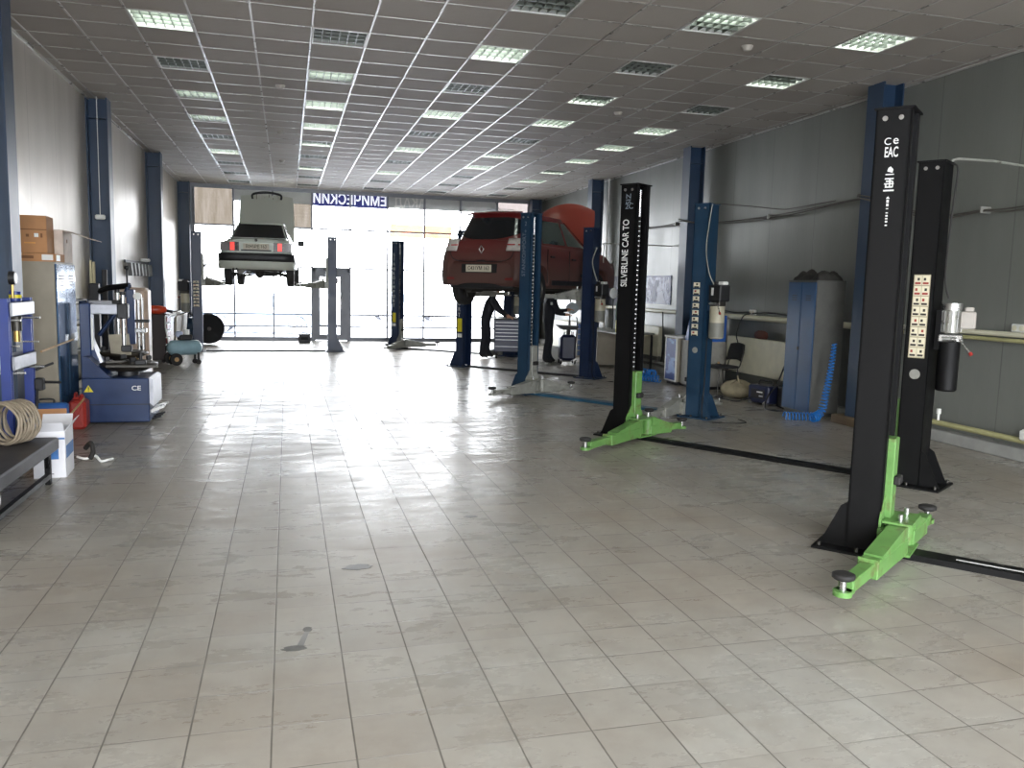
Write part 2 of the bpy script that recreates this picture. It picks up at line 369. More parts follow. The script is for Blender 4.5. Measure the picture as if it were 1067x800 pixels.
# glazed end wall
MX = [-2.5, -1.45, -0.38, 0.70, 1.79, 2.88, 3.97, 5.07, 6.20, 7.2]; TZ = [0.08, 0.41, 0.76, 2.12, 3.24, 4.27]
wroot = tag(bpy.data.objects.new('window_1', None), kind='structure'); C.objects.link(wroot)
fr = MB()
for i, x in enumerate(MX):
    fr.box(x-0.025, x+0.025, YW-0.05, YW+0.05, 0, 4.3, m_alu)
for z in TZ:
    if z < 2:
        for a, b in ((XL, 0.70), (1.79, XR)): fr.box(a, b, YW-0.045, YW+0.045, z-0.022, z+0.022, m_alu)
    else: fr.box(XL, XR, YW-0.045, YW+0.045, z-0.022, z+0.022, m_alu)
fr.box(XL, 0.70, YW-0.06, YW+0.06, 0, 0.08, m_alu); fr.box(1.79, XR, YW-0.06, YW+0.06, 0, 0.08, m_alu)
fr.box(XL, XR, YW-0.06, YW+0.06, 4.27, ZC+0.3, m_alu)
fr.box(XL, -2.5, YW-0.05, YW+0.05, 0, 4.3, m_alu); fr.box(7.2, XR, YW-0.05, YW+0.05, 0, 4.3, m_alu)
fr.build('window_frame', wroot)
pm = pane_mat('clear_glass'); pf = pane_mat('brown_tint_glass', (0.20, 0.185, 0.17), (0.16, 0.145, 0.125)); pk = pane_mat('pale_tint_glass', (0.245, 0.23, 0.225), (0.235, 0.218, 0.21))
for i in range(len(MX)-1):
    for j in range(len(TZ)-1):
        if i == 3 and j < 3: continue
        mm = pf if (j == 4 and i in (0, 2)) else pk if (j == 4 and i == 8) else pm
        zt = 3.93 if (i == 2 and j == 4) else TZ[j+1]-0.022
        p_ = MB(); p_.box(MX[i]+0.025, MX[i+1]-0.025, YW-0.006, YW+0.006, TZ[j]+0.022, zt, mm)
        o = p_.build('pane', wroot)
        if mm is not pm: o['label'] = 'pane with a streaked brownish tint'
# street door in the glazing
dr = tag(bpy.data.objects.new('door_1', None), kind='structure'); C.objects.link(dr)
d = MB(); m_door = mat('grey_door_profile', srgb(112, 114, 120), 0.4, 0.2, 0.05, 5)
d.box(0.725, 0.79, YW-0.07, YW+0.05, 0.0, 2.10, m_door); d.box(1.70, 1.765, YW-0.07, YW+0.05, 0, 2.10, m_door); d.box(0.725, 1.765, YW-0.07, YW+0.05, 2.0, 2.10, m_door)
d.build('door_frame', dr)
d = MB(); d.box(0.79, 0.92, YW-0.06, YW, 0.02, 2.0, m_door); d.box(1.50, 1.70, YW-0.06, YW, 0.02, 2.0, m_door); d.box(0.92, 1.50, YW-0.06, YW, 1.86, 2.0, m_door)
d.box(0.92, 1.50, YW-0.06, YW, 0.02, 0.18, m_door); d.box(0.92, 1.50, YW-0.06, YW, 0.40, 0.47, m_door); d.build('door_leaf', dr)
d = MB(); d.box(0.92, 1.50, YW-0.035, YW-0.025, 0.18, 1.86, pm); d.build('pane', dr)
d = MB(); d.cyl((1.53, YW-0.10, 0.95), (1.53, YW-0.10, 1.35), 0.012, m_steel); d.cyl((1.53, YW-0.10, 1.0), (1.53, YW-0.05, 1.0), 0.008, m_steel); d.cyl((1.53, YW-0.10, 1.3), (1.53, YW-0.05, 1.3), 0.008, m_steel); d.build('door_handle', dr)
nt = MB(); nt.box(1.28, 1.44, YW-0.045, YW-0.037, 1.68, 1.84, mat('brown_notice_print', srgb(140, 105, 95), 0.6, 0, 0.3, 40)); nt.box(1.30, 1.42, YW-0.048, YW-0.045, 1.74, 1.77, m_white)
nt.build('notice', dr)

# outside: sign board above the glazing, letters facing the street
sg = thing('shop_sign', 'long fascia sign seen from behind through the top of the end window, white letters with an added daylight glow on blue', 'sign', (0, YW+0.061, 0))
s_ = MB(); mg = mat('grey_sign_board', srgb(190, 190, 186), 0.7, 0, 0.06, 3)
s_.box(-1.45, 0.70, 0, 0.05, 3.93, 4.40, mg); s_.build('board', sg); s_ = MB(); s_.box(2.90, 6.20, 0, 0.05, 3.93, 4.40, mg); s_.build('board', sg)
s_ = MB(); s_.box(0.70, 2.90, 0, 0.03, 3.90, 4.40, translucent('blue_translucent_sheet', (0.06, 0.065, 0.16))); s_.build('translucent_panel', sg)
text('ЕМИЧЕСКИЙ', 0.40, mat('daylight_glow_letter', (0.95, 0.96, 1.0), 0.5, emit=0.85), sg, (2.86, -0.006, 4.10), (R(90), 0, R(180)), ext=0.004, align='LEFT', sx=0.83, bold=0.006)  # letters glow by emission, standing in for daylight through the sign
text('АКАД', 0.40, mat('grey_sign_letter', srgb(225, 222, 216), 0.7, 0, 0.05, 4), sg, (4.02, -0.006, 4.10), (R(90), 0, R(180)), ext=0.004, align='LEFT', sx=0.83, bold=0.008)
bn = thing('street_banner', 'faint orange banner on posts seen outside through the upper panes', 'banner', (7.15, 46, -0.15))
b_ = MB(); b_.box(-1.7, 1.7, -0.02, 0.02, 4.4, 5.1, mat('orange_banner_cloth', srgb(140, 92, 62), 0.8, 0, 0.3, 1.0)); b_.build('banner_sheet', bn)
b_ = MB(); b_.cyl((-1.6, 0.05, 0), (-1.6, 0.05, 5.1), 0.05, m_grey); b_.build('post', bn); b_ = MB(); b_.cyl((1.6, 0.05, 0), (1.6, 0.05, 5.1), 0.05, m_grey); b_.build('post', bn)

# steel columns (H sections) along both walls
def h_column(x0, x1, y, label, wallside, cord=False):
    z1 = ZC
    o = MB(); w_ = 0.15; t_ = 0.02; xa, xb = -0.15, 0.15
    o.box(xa, xa+t_, -w_, w_, 0, z1, m_column); o.box(xb-t_, xb, -w_, w_, 0, z1, m_column); o.box(xa+t_, xb-t_, -0.014, 0.014, 0, z1, m_column)
    o.box(xa+t_, xb-t_, -w_+0.02, -0.014, z1-0.3, z1-0.285, m_column)
    c = o.build('steel_column', loc=((x0+x1)/2, y, 0)); tag(c, label, 'column', 'blue steel columns of the hall'); return c
for nm, y in (('nearest of the left row, cut by the picture edge', 9.23), ('second from camera in the left row, pull cord hanging on it', 14.0), ('third from camera in the left row, behind the red tool cabinet', 19.4), ('last of the left row beside the glazing', 24.7)):
    h_column(-2.87, -2.57, y, 'blue steel column '+nm, -1)
for nm, y in (('of the right row behind the nearest black lift', 9.22), ('of the right row beside the blue lift with motor', 14.35), ('of the right row behind the red car', 19.45), ('of the right row in the far corner by the window', 24.6)):
    c = h_column(7.17, 7.47, y, 'blue steel column '+nm, 1)
for i, y in enumerate((9.22, 14.35, 19.45)):
    p_ = MB(); p_.cbox(7.08, 7.46, y-0.32, y+0.32, 0, 0.115, m_plinth, 0.01); tag(p_.build('trim_%d' % (i+3)), kind='structure')

# ---------------------------------------------------------------- ceiling lights
m_house = mat('white_light_housing', srgb(190, 195, 188), 0.35, 0, 0.03, 4)
m_louv = mat('mirror_louvre', srgb(120, 126, 118), 0.35, 0.5, 0.03, 6)
m_on = mat('lit_tube', (0.93, 1.0, 0.94), 0.4, 0, 0.0, 3, emit=TUBE); m_off = mat('unlit_tube', srgb(120, 122, 118), 0.3, 0, 0.03, 3)
hb = MB(); W_ = 0.297; hh = 0.10
hb.box(-W_, W_, -W_, W_, hh, hh+0.005, m_house)
for a in (-1, 1):
    hb.box(min(a*W_, a*(W_-0.004)), max(a*W_, a*(W_-0.004)), -W_, W_, 0, hh, m_house); hb.box(-W_, W_, min(a*W_, a*(W_-0.004)), max(a*W_, a*(W_-0.004)), 0, hh, m_house)
    hb.box(min(a*W_, a*(W_-0.022)), max(a*W_, a*(W_-0.022)), -W_, W_, -0.006, 0.004, m_white); hb.box(-W_, W_, min(a*W_, a*(W_-0.022)), max(a*W_, a*(W_-0.022)), -0.006, 0.004, m_white)
lb = MB()
for q in range(1, 4): y = -0.275+q*0.1375; lb.box(-0.275, 0.275, y-0.006, y+0.006, 0.002, 0.04, m_louv)
for q in range(1, 6): x = -0.275+q*0.55/6; lb.box(x-0.003, x+0.003, -0.275, 0.275, 0.004, 0.034, m_louv)
hob = hb.build('housing'); lob = lb.build('louvre')
tmesh = {}
for nm, mm in (('on', m_on), ('off', m_off)):
    t_ = MB(); t_.cyl((-0.27, 0, 0.065), (0.27, 0, 0.065), 0.014, mm, n=8); t_.cyl((-0.275, 0, 0.065), (-0.262, 0, 0.065), 0.016, m_white, n=8); t_.cyl((0.262, 0, 0.065), (0.275, 0, 0.065), 0.016, m_white, n=8)
    tmesh[nm] = t_.build('tube')
ORD = ['nearest', 'second', 'third', 'fourth', 'fifth', 'sixth', 'seventh', 'eighth', 'ninth', 'tenth', 'eleventh', 'twelfth', 'thirteenth']
COLN = {-1: 'the leftmost row', 0: 'the second row from left', 1: 'the middle row', 2: 'the second row from right', 3: 'the rightmost row'}
ll = {}
for (kx, j), s_ in sorted(LIT.items()):
    st = {1: 'lit', 0: 'unlit', 'f': 'half lit', 'n': 'half lit'}[s_]
    j0 = min(jj for (a, jj) in LIT if a == kx and jj >= (0 if kx < 1 else -1))
    if j >= j0: lab = '%s louvred ceiling light, %s from camera in %s' % (st, ORD[j-j0], COLN[kx])
    else: lab = '%s ceiling light above the view, %s behind the nearest in %s' % (st, ORD[j0-j-1], COLN[kx])
    r_ = thing('ceiling_light', lab, 'ceiling light', (GX0+1.8*kx+0.3, GY0+1.8*j+0.3, ZC), 0, 'square louvred ceiling lights')
    for src, nm in ((hob, 'housing'), (lob, 'louvre')):
        c = src.copy(); C.objects.link(c); c.parent = r_
    for q in range(4):
        on = s_ == 1 or (s_ == 'f' and q >= 2) or (s_ == 'n' and q < 2)
        c = tmesh['on' if on else 'off'].copy(); C.objects.link(c); c.parent = r_; c.location = (0, -0.20625+q*0.1375, 0)
        if on and s_ != 1: c['label'] = 'glowing tube'
for o in [hob, lob]+list(tmesh.values()): bpy.data.objects.remove(o)
# smoke detectors
sd = MB(); sd.lathe([(0.0, -0.05), (0.03, -0.05), (0.05, -0.035), (0.055, -0.015), (0.065, -0.005), (0.065, 0.0), (0, 0)], mat('detector_plastic', srgb(170, 165, 155), 0.5))
sdo = None
for (x, y), nm in zip([(4.82, 8.34), (4.83, 12.0), (4.78, 15.6), (-0.07, 12.09), (-0.1, 15.72), (-0.09, 19.38)], ['nearest one right of centre', 'second one right of centre', 'third one right of centre', 'nearest one left of centre', 'second one left of centre', 'farthest one left of centre']):
    o = sd.build('smoke_detector') if sdo is None else sdo.copy()
    if sdo is not None: C.objects.link(o)
    sdo = sdo or o; o.location = (x, y, ZC); tag(o, 'small round smoke detector on ceiling, '+nm, 'smoke detector', 'smoke detectors on the ceiling')
# ================================================================ two-post lifts
def lift_column(H, m, root, lettering=None):
    """column standing at the origin, open towards +x"""
    b = MB(); x0, x1, w_ = -0.105, 0.105, 0.135; t_ = 0.012
    b.box(x0, x0+t_, -w_, w_, 0.02, H, m)
    for a in (-1, 1):
        ya, yb = sorted((a*w_, a*(w_-t_))); b.box(x0, x1, ya, yb, 0.02, H, m)
        ya, yb = sorted((a*w_, a*(w_-0.05))); b.box(x1-t_, x1, ya, yb, 0.02, H, m)
        ya, yb = sorted((a*(w_-0.05), a*(w_-0.062))); b.box(x1-0.05, x1, ya, yb, 0.02, H, m)
    b.box(x0-0.012, x1+0.014, -w_-0.012, w_+0.012, H, H+0.012, m)
    for a in (-1, 1):
        for x in (x0+0.055, x1-0.06): b.cyl((x, a*w_, H-0.055), (x, a*(w_+0.008), H-0.055), 0.016, m_steel, n=10)
    col = b.build('column', root)
    b = MB(); b.box(-0.30, 0.17, -0.24, 0.24, 0, 0.018, m)
    for a in (-1, 1): b.prism([(x0, 0.018), (-0.28, 0.018), (-0.255, 0.06), (x0-0.045, 0.30), (x0, 0.33)], 'y', a*0.12-0.006, a*0.12+0.006, m)
    for x in (-0.26, -0.02, 0.14):
        for a in (-1, 1): b.cyl((x, a*0.2, 0.018), (x, a*0.2, 0.045), 0.014, m_dsteel, n=8)
    b.build('base_plate', root)
    return col
def carriage(root, z, m, H, rail=m_steel, tall=0.78):
    b = MB(); b.cbox(0.03, 0.15, -0.065, 0.065, z+0.05, z+tall, m, 0.006)
    b.box(0.10, 0.19, -0.20, 0.20, z+0.03, z+0.20, m); b.prism([(-0.17, z+0.20), (0.17, z+0.20), (0.17, z+0.25), (0.065, z+0.40), (-0.065, z+0.40), (-0.17, z+0.25)], 'x', 0.10, 0.115, m)
    b.box(0.12, 0.30, -0.17, 0.17, z+0.235, z+0.25, m); b.box(0.12, 0.30, -0.17, 0.17, z+0.035, z+0.05, m)
    b.build('carriage', root)
    b = MB(); b.cbox(0.15, 0.19, -0.055, 0.055, z+0.47, z+0.53, m_rubber, 0.008); b.build('door_bumper', root)
    b = MB(); b.cyl((0.06, 0.0, z+tall), (0.06, 0.0, H-0.05), 0.018, rail, n=10)
    for i in range(int((H-0.3-z-tall)/0.055)): b.box(0.085, 0.097, -0.055, -0.025, z+tall+i*0.055, z+tall+i*0.055+0.045, m_rubber)
    b.build('lifting_chain', root)
def lift_arm(root, py, tip, m, z=0.05, pz=0.0, brace=True):
    """swing arm from the pivot (0.22, py) to tip (x, y), pad on a screw at the tip"""
    p = Vector((0.22, py, 0)); q = Vector((tip[0], tip[1], 0)); d = q-p; L = d.length; ang = math.atan2(d.y, d.x); T = Tm((p.x, p.y, z), (0, 0, ang))
    b = MB(); b.cyl((0, 0, 0.0), (0, 0, 0.18), 0.05, m, n=14, T=T); b.cyl((0, 0, -0.015), (0, 0, 0.245), 0.017, m_steel, n=10, T=T)
    Lo = L*0.60
    b.cbox(0.0, Lo, -0.06, 0.06, -0.01, 0.10, m, 0.006, T); 
    if brace:
        b.prism([(0.02, 0.10), (0.02, 0.18), (0.10, 0.18), (Lo*0.85, 0.112), (Lo*0.85, 0.10)], 'y', -0.055, 0.055, m, T)
    b.cbox(Lo-0.02, L-0.05, -0.042, 0.042, 0.014, 0.088, m, 0.006, T)
    b.cyl((L, 0, 0.01), (L, 0, 0.04), 0.052, m, n=16, T=T); b.box(L-0.08, L, -0.042, 0.042, 0.012, 0.04, m, T)
    b.box(Lo-0.02, Lo-0.008, -0.062, 0.062, -0.006, 0.108, m, T)
    a = b.build('swing_arm', root)
    b = MB(); b.cyl((L, 0, 0.03), (L, 0, 0.11+pz), 0.019, m_steel, n=12, T=T); b.lathe([(0, 0.10), (0.045, 0.10), (0.062, 0.112), (0.062, 0.132), (0.05, 0.138), (0, 0.132)], m_rubber, 18, T @ Matrix.Translation((L, 0, pz)))
    b.build('lifting_pad', a)
m_mot = mat('pale_motor_box', srgb(168, 162, 154), 0.45)
def power_unit(root, x, y, z, kind, rz=0):
    T = Tm((x, y, z), (0, 0, rz))
    b = MB()
    if kind == 'new':
        mm = m_steel; r_ = 0.075
        b.cyl((0, 0, 0.10), (0, 0, 0.30), r_, m_grey, n=20, T=T); b.cyl((0, 0, 0.30), (0, 0, 0.36), r_+0.008, m_steel, n=20, T=T)
        for k in range(14): t = 2*PI*k/14; b.box(r_-0.004, r_+0.012, -0.004, 0.004, 0.11, 0.29, m_steel, T @ Matrix.Rotation(t, 4, 'Z'))
        b.cbox(0.07, 0.19, -0.06, 0.06, 0.14, 0.29, m_mot, 0.01, T); b.cbox(0.10, 0.17, -0.04, 0.04, 0.29, 0.33, m_mot, 0.008, T)
    else:
        b.cbox(-0.09, 0.14, -0.09, 0.09, 0.08, 0.30, m_dark, 0.015, T); b.cyl((0.0, 0, 0.30), (0.0, 0, 0.34), 0.075, m_dark, n=18, T=T); b.cbox(0.03, 0.14, -0.05, 0.05, 0.30, 0.345, m_white, 0.01, T); b.box(-0.03, 0.01, -0.094, -0.088, 0.16, 0.26, m_white, T)
    b.build('motor', root)
    b = MB(); b.cbox(-0.09, 0.10, -0.06, 0.06, 0.02, 0.09, m_steel if kind == 'new' else m_dsteel, 0.01, T); b.cyl((-0.05, -0.09, 0.05), (0.06, -0.09, 0.05), 0.018, m_steel, n=10, T=T); b.build('pump_block', root)
    b = MB(); tm = m_black if kind == 'new' else m_tank; b.cyl((0, 0, 0.02), (0, 0, -0.40), 0.088 if kind == 'new' else 0.10, tm, n=24, T=T); b.cyl((0, 0, -0.40), (0, 0, -0.415), 0.088 if kind == 'new' else 0.10, tm, 0.075, n=24, T=T)
    if kind != 'new': b.cyl((0, 0, -0.395), (0, 0, -0.20), 0.102, m_tankd, n=24, T=T)
    b.build('oil_tank', root)
    b = MB(); b.cyl((0.08, -0.07, 0.05), (0.17, -0.11, -0.06), 0.007, m_steel, n=8, T=T); b.add([], [], m_red); b.cyl((0.17, -0.11, -0.06), (0.185, -0.117, -0.08), 0.016, m_red, n=10, T=T); b.build('release_lever', root)
m_tank = mat('beige_oil_tank', srgb(176, 170, 148), 0.4, 0, 0.08, 5); m_tankd = mat('grey_oil_level', srgb(120, 120, 112), 0.5, 0, 0.08, 5)
def sticker_sheet(root, x, y, z0, z1, w, rows, cols=2, rot=0, gap=0.06, name='warning_labels'):
    """sheet of pictograms: cream squares with dark captions; lies on the side face, normal -y"""
    b = MB(); mp = mat('cream_label_paper', srgb(216, 208, 182), 0.6, 0, 0.05, 10); mr = mat('label_red_print', srgb(150, 60, 50), 0.6, 0, 0.1, 10); mk = mat('label_dark_print', srgb(48, 42, 36), 0.6, 0, 0.1, 10)
    h = (z1-z0)/rows
    if cols == 2: b.box(x-w/2-0.004, x+w/2+0.004, y-0.001, y, z0-0.004, z1+0.004, mat('label_backing', srgb(170, 160, 132), 0.6))
    for r_ in range(rows):
        for c_ in range(cols):
            xa = x-w/2+c_*w/cols; zb = z0+r_*h
            b.box(xa+0.003, xa+w/cols-0.003, y-0.003, y-0.001, zb+h*gap, zb+h*(1-gap), mp)
            b.box(xa+w/cols*0.12, xa+w/cols*0.85, y-0.004, y-0.003, zb+h*0.12, zb+h*0.32, mr if (r_ >= rows-2 and cols == 2) else mk)
            b.box(xa+w/cols*(0.2+0.2*((r_*3+c_) % 2)), xa+w/cols*(0.5+0.2*((r_+c_) % 2)), y-0.004, y-0.003, zb+h*0.48, zb+h*0.74, mk if (r_+c_) % 3 else mr)
    return b.build(name, root)

def make_lift(name, label, P0, P1, H, mc, ma, z, arms0, arms1, cover, second=True, cov_m=m_black, power=None, cw=0.075):
    P0 = Vector((P0[0], P0[1], 0)); P1 = Vector((P1[0], P1[1], 0)); e = P1-P0; a = math.atan2(e.y, e.x)
    root = thing(name, label, 'car lift', P0, a)
    lift_column(H, mc, root)
    carriage(root, z, ma, H)
    for py, tip in arms0: lift_arm(root, py, tip, ma, z+0.05)
    L = e.length
    if second:
        n0 = set(root.children)
        sub = bpy.data.objects.new('tmp', None); C.objects.link(sub)
        lift_column(H, mc, sub); carriage(sub, z, ma, H)
        for py, tip in arms1: lift_arm(sub, py, tip, ma, z+0.05)
        for ch in list(sub.children):
            ch.parent = root; ch.location = (L, 0, 0); ch.rotation_euler = (0, 0, PI)
        bpy.data.objects.remove(sub)
    if cover:
        b = MB(); b.prism([(-cw, 0), (cw, 0), (cw-0.02, 0.035), (-cw+0.02, 0.035)], 'x', 0.17, L-0.17, cov_m, None); b.build('floor_cover', root)
    return root, L

E1 = Vector((1.71, -2.64))
lft, L1 = make_lift('two_post_lift', 'nearest black two-post lift with light green arms, tall post at the right', (3.80, 4.65), (5.82, 2.24), 2.88, m_black, m_green, 0.0, [(-0.11, (0.13, -1.215)), (0.11, (0.26, 0.75))], [], True, second=False, cw=0.10)
# white paint scrape and markings of the nearest post (its face looks towards local -y)
b = MB(); b.box(0.55, 0.95, -0.02, 0.0, 0.0355, 0.037, m_lettering); b.build('scrape', lft)
fy = -0.137
text('C', 0.062, m_lettering, lft, (-0.026, fy, 2.68), (R(90), 0, 0)); text('e', 0.075, m_lettering, lft, (0.022, fy, 2.687), (R(90), 0, 0))
text('EAC', 0.088, m_lettering, lft, (0, fy, 2.612), (R(90), 0, 0), sx=0.5, bold=0.001)
b = MB(); mz = lambda z: 2.525+(z-2.345)*0.52
def mk(xa, xb, za, zb): b.box(xa*0.75, xb*0.75, fy-0.002, fy, mz(za), mz(zb), m_lettering)
b.prism([(-0.015, mz(2.29)), (0.016, mz(2.27)), (0.02, mz(2.31)), (0.004, mz(2.345)), (-0.009, mz(2.33))], 'y', fy-0.002, fy, m_lettering); mk(-0.032, 0.034, 2.245, 2.258)
for z_, wd in ((2.20, 0.07), (2.17, 0.05), (2.14, 0.075), (2.10, 0.06)): mk(-wd/2, wd/2, z_-0.008, z_+0.008)
mk(-0.03, -0.018, 2.10, 2.14); mk(0.0, 0.012, 2.10, 2.20); mk(0.024, 0.034, 2.10, 2.17); mk(-0.042, 0.042, 2.05, 2.068)
b.prism([(0, mz(1.99)), (0.011, mz(1.96)), (-0.011, mz(1.96))], 'y', fy-0.002, fy, m_lettering)
for z_, h_ in ((1.93, 0.035), (1.885, 0.03), (1.84, 0.012), (1.79, 0.014), (1.755, 0.02), (1.72, 0.018), (1.685, 0.022), (1.64, 0.016)): mk(-0.009, 0.009, z_-h_/2, z_+h_/2)
b.build('printed_marks', lft)

lft, L2 = make_lift('two_post_lift', 'second black two-post lift with green arms and motor on its rear post', (3.83, 8.89), (5.54, 6.25), 2.88, m_black, m_green, 0.0, [(-0.11, (0.36, -1.28)), (0.11, (0.33, 0.70))], [(-0.11, (0.2, -0.72)), (0.11, (0.20, 0.72))], True)
text('SILVERLINE CAR TO', 0.115, m_lettering, lft, (-0.02, fy, 2.12), (R(90), R(-90), 0), sx=0.74, bold=0.001)
text('SIZ', 0.09, m_letter_dim, lft, (-0.0, fy, 2.72), (R(90), R(-90), 0)); text('2C', 0.09, m_letter_dim, lft, (0.01, fy, 2.64), (R(90), 0, 0))
# labels, round plug and pump sit on the rear post (its face looks to local -y at x = L)
sticker_sheet(lft, L2-0.0, -0.136, 1.17, 1.90, 0.13, 8)
b = MB(); b.cyl((L2-0.0, -0.135, 1.02), (L2-0.0, -0.139, 1.02), 0.045, m_grey, n=20); b.build('round_plug', lft)
power_unit(lft, L2+0.235, -0.03, 1.30, 'new', R(10))
b = MB(); b.box(L2+0.125, L2+0.17, -0.09, 0.06, 1.25, 1.60, m_black); b.build('motor_bracket', lft)
b = MB(); b.tube(smooth_pts([(L2+0.14, -0.05, 2.86), (L2+0.19, -0.05, 2.80), (L2+0.17, -0.05, 2.4), (L2+0.16, -0.05, 1.9), (L2+0.2, -0.04, 1.7)]), 0.007, m_rubber); b.build('power_cable', lft)

lft, L3 = make_lift('two_post_lift', 'empty blue two-post lift with grey arms standing in front of the red car', (3.75, 12.80), (5.43, 10.20), 2.86, m_lift_blue, m_grey, 0.0, [(-0.11, (0.14, -0.98)), (0.11, (0.42, 0.62))], [(-0.11, (0.2, -1.0)), (0.11, (0.12, 1.02))], True, cov_m=mat('blue_floor_plate', srgb(48, 92, 118), 0.4, 0.2), cw=0.11)
text('STANKOIMPORT', 0.10, m_letter_dim, lft, (-0.02, fy, 2.22), (R(90), R(-90), 0), sx=0.9)
text('2', 0.09, m_letter_dim, lft, (0, fy, 2.70), (R(90), 0, 0)); text('+', 0.09, m_letter_dim, lft, (0, fy, 2.58), (R(90), 0, 0))
sticker_sheet(lft, L3-0.02, -0.136, 1.10, 1.84, 0.10, 8, 1, gap=0.14)
b = MB(); b.cyl((L3-0.0, -0.135, 0.92), (L3-0.0, -0.139, 0.92), 0.04, m_grey, n=18); b.build('round_plug', lft)
power_unit(lft, L3+0.25, -0.04, 1.50, 'old', R(-20))
b = MB(); b.box(L3+0.125, L3+0.16, -0.08, 0.06, 1.45, 1.8, m_lift_blue); b.build('motor_bracket', lft)
b = MB(); b.tube(smooth_pts([(L3+0.15, -0.13, 2.85), (L3+0.12, -0.14, 2.6), (L3+0.10, -0.145, 2.25), (L3+0.16, -0.14, 1.95), (L3+0.22, -0.1, 1.8)]), 0.008, m_grey); b.build('power_cable', lft); b = MB(); b.tube(smooth_pts([(L3+0.15, -0.1, 1.1), (L3+0.16, -0.12, 0.5), (L3+0.2, -0.2, 0.02), (L3+0.5, -0.35, 0.012), (L3+0.75, -0.05, 0.012), (L3+0.55, 0.15, 0.012)]), 0.007, m_rubber); b.build('power_cable', lft)

# lift carrying the red car
P0, P1 = (3.62, 17.25), (5.58, 14.95)
lft, L4 = make_lift('two_post_lift', 'dark blue two-post lift carrying the red car', P0, P1, 2.84, m_lift_navy, m_grey, 1.45, [(-0.11, (0.75, -0.8)), (0.11, (0.62, 0.75))], [(-0.11, (0.75, -0.8)), (0.11, (0.62, 0.75))], True, cov_m=m_dark)
text('STANKOIMPORT', 0.12, m_lettering, lft, (-0.03, fy, 1.75), (R(90), 0, 0), sx=0.8, stack=1.0)
b = MB(); b.box(-0.07, 0.05, fy, fy+0.002, 0.74, 1.02, m_yellow); b.build('yellow_label', lft); b = MB(); b.box(-0.07, 0.05, fy, fy+0.002, 0.62, 0.70, m_white); b.build('white_label', lft)
power_unit(lft, L4+0.25, -0.04, 1.50, 'old', R(-20)); b = MB(); b.box(L4+0.125, L4+0.16, -0.08, 0.06, 1.45, 1.8, m_lift_navy); b.build('motor_bracket', lft)
b = MB(); b.tube(smooth_pts([(L4+0.14, -0.10, 2.4), (L4+0.19, -0.14, 2.46), (L4+0.12, -0.16, 2.2), (L4+0.2, -0.1, 1.85)]), 0.012, m_grey); b.build('power_cable', lft); b = MB(); b.tube(smooth_pts([(L4+0.15, -0.1, 1.1), (L4+0.18, -0.12, 0.5), (L4+0.25, -0.2, 0.02), (L4+0.75, -0.35, 0.012)]), 0.008, m_rubber); b.build('power_cable', lft)
# empty lift near the glazing
lft, L5 = make_lift('two_post_lift', 'empty dark blue two-post lift standing alone near the end window', (2.83, 22.1), (5.30, 19.8), 2.82, m_lift_navy, m_grey, 0.0, [(-0.11, (0.35, -0.95)), (0.11, (0.78, 0.75))], [(-0.11, (0.3, -0.8)), (0.11, (0.3, 0.8))], True, cov_m=m_dark)
text('STANKOIMPORT', 0.12, m_lettering, lft, (-0.03, fy, 1.80), (R(90), 0, 0), sx=0.8, stack=1.0)
b = MB(); b.box(-0.06, 0.04, fy, fy+0.002, 0.70, 0.95, m_yellow); b.build('yellow_label', lft); b = MB(); b.box(-0.06, 0.04, fy, fy+0.002, 0.60, 0.67, m_white); b.build('white_label', lft)
power_unit(lft, L5+0.25, -0.04, 1.45, 'old', R(-20)); b = MB(); b.box(L5+0.125, L5+0.16, -0.08, 0.06, 1.4, 1.75, m_lift_navy); b.build('motor_bracket', lft)
# lift carrying the white car
lft, L6 = make_lift('two_post_lift', 'dark blue two-post lift carrying the white car at the left', (-2.05, 20.95), (1.07, 21.05), 2.80, m_lift_navy, m_grey, 1.52, [(-0.11, (0.62, -0.85)), (0.11, (0.62, 0.85))], [(-0.11, (0.8, -0.85)), (0.11, (0.8, 0.85))], True, cov_m=m_dark)
sticker_sheet(lft, -0.02, -0.136, 1.05, 1.68, 0.13, 8, 1, gap=0.14)
power_unit(lft, -0.27, -0.04, 1.35, 'old', R(170)); b = MB(); b.box(-0.17, -0.125, -0.08, 0.06, 1.3, 1.65, m_lift_navy); b.build('motor_bracket', lft)

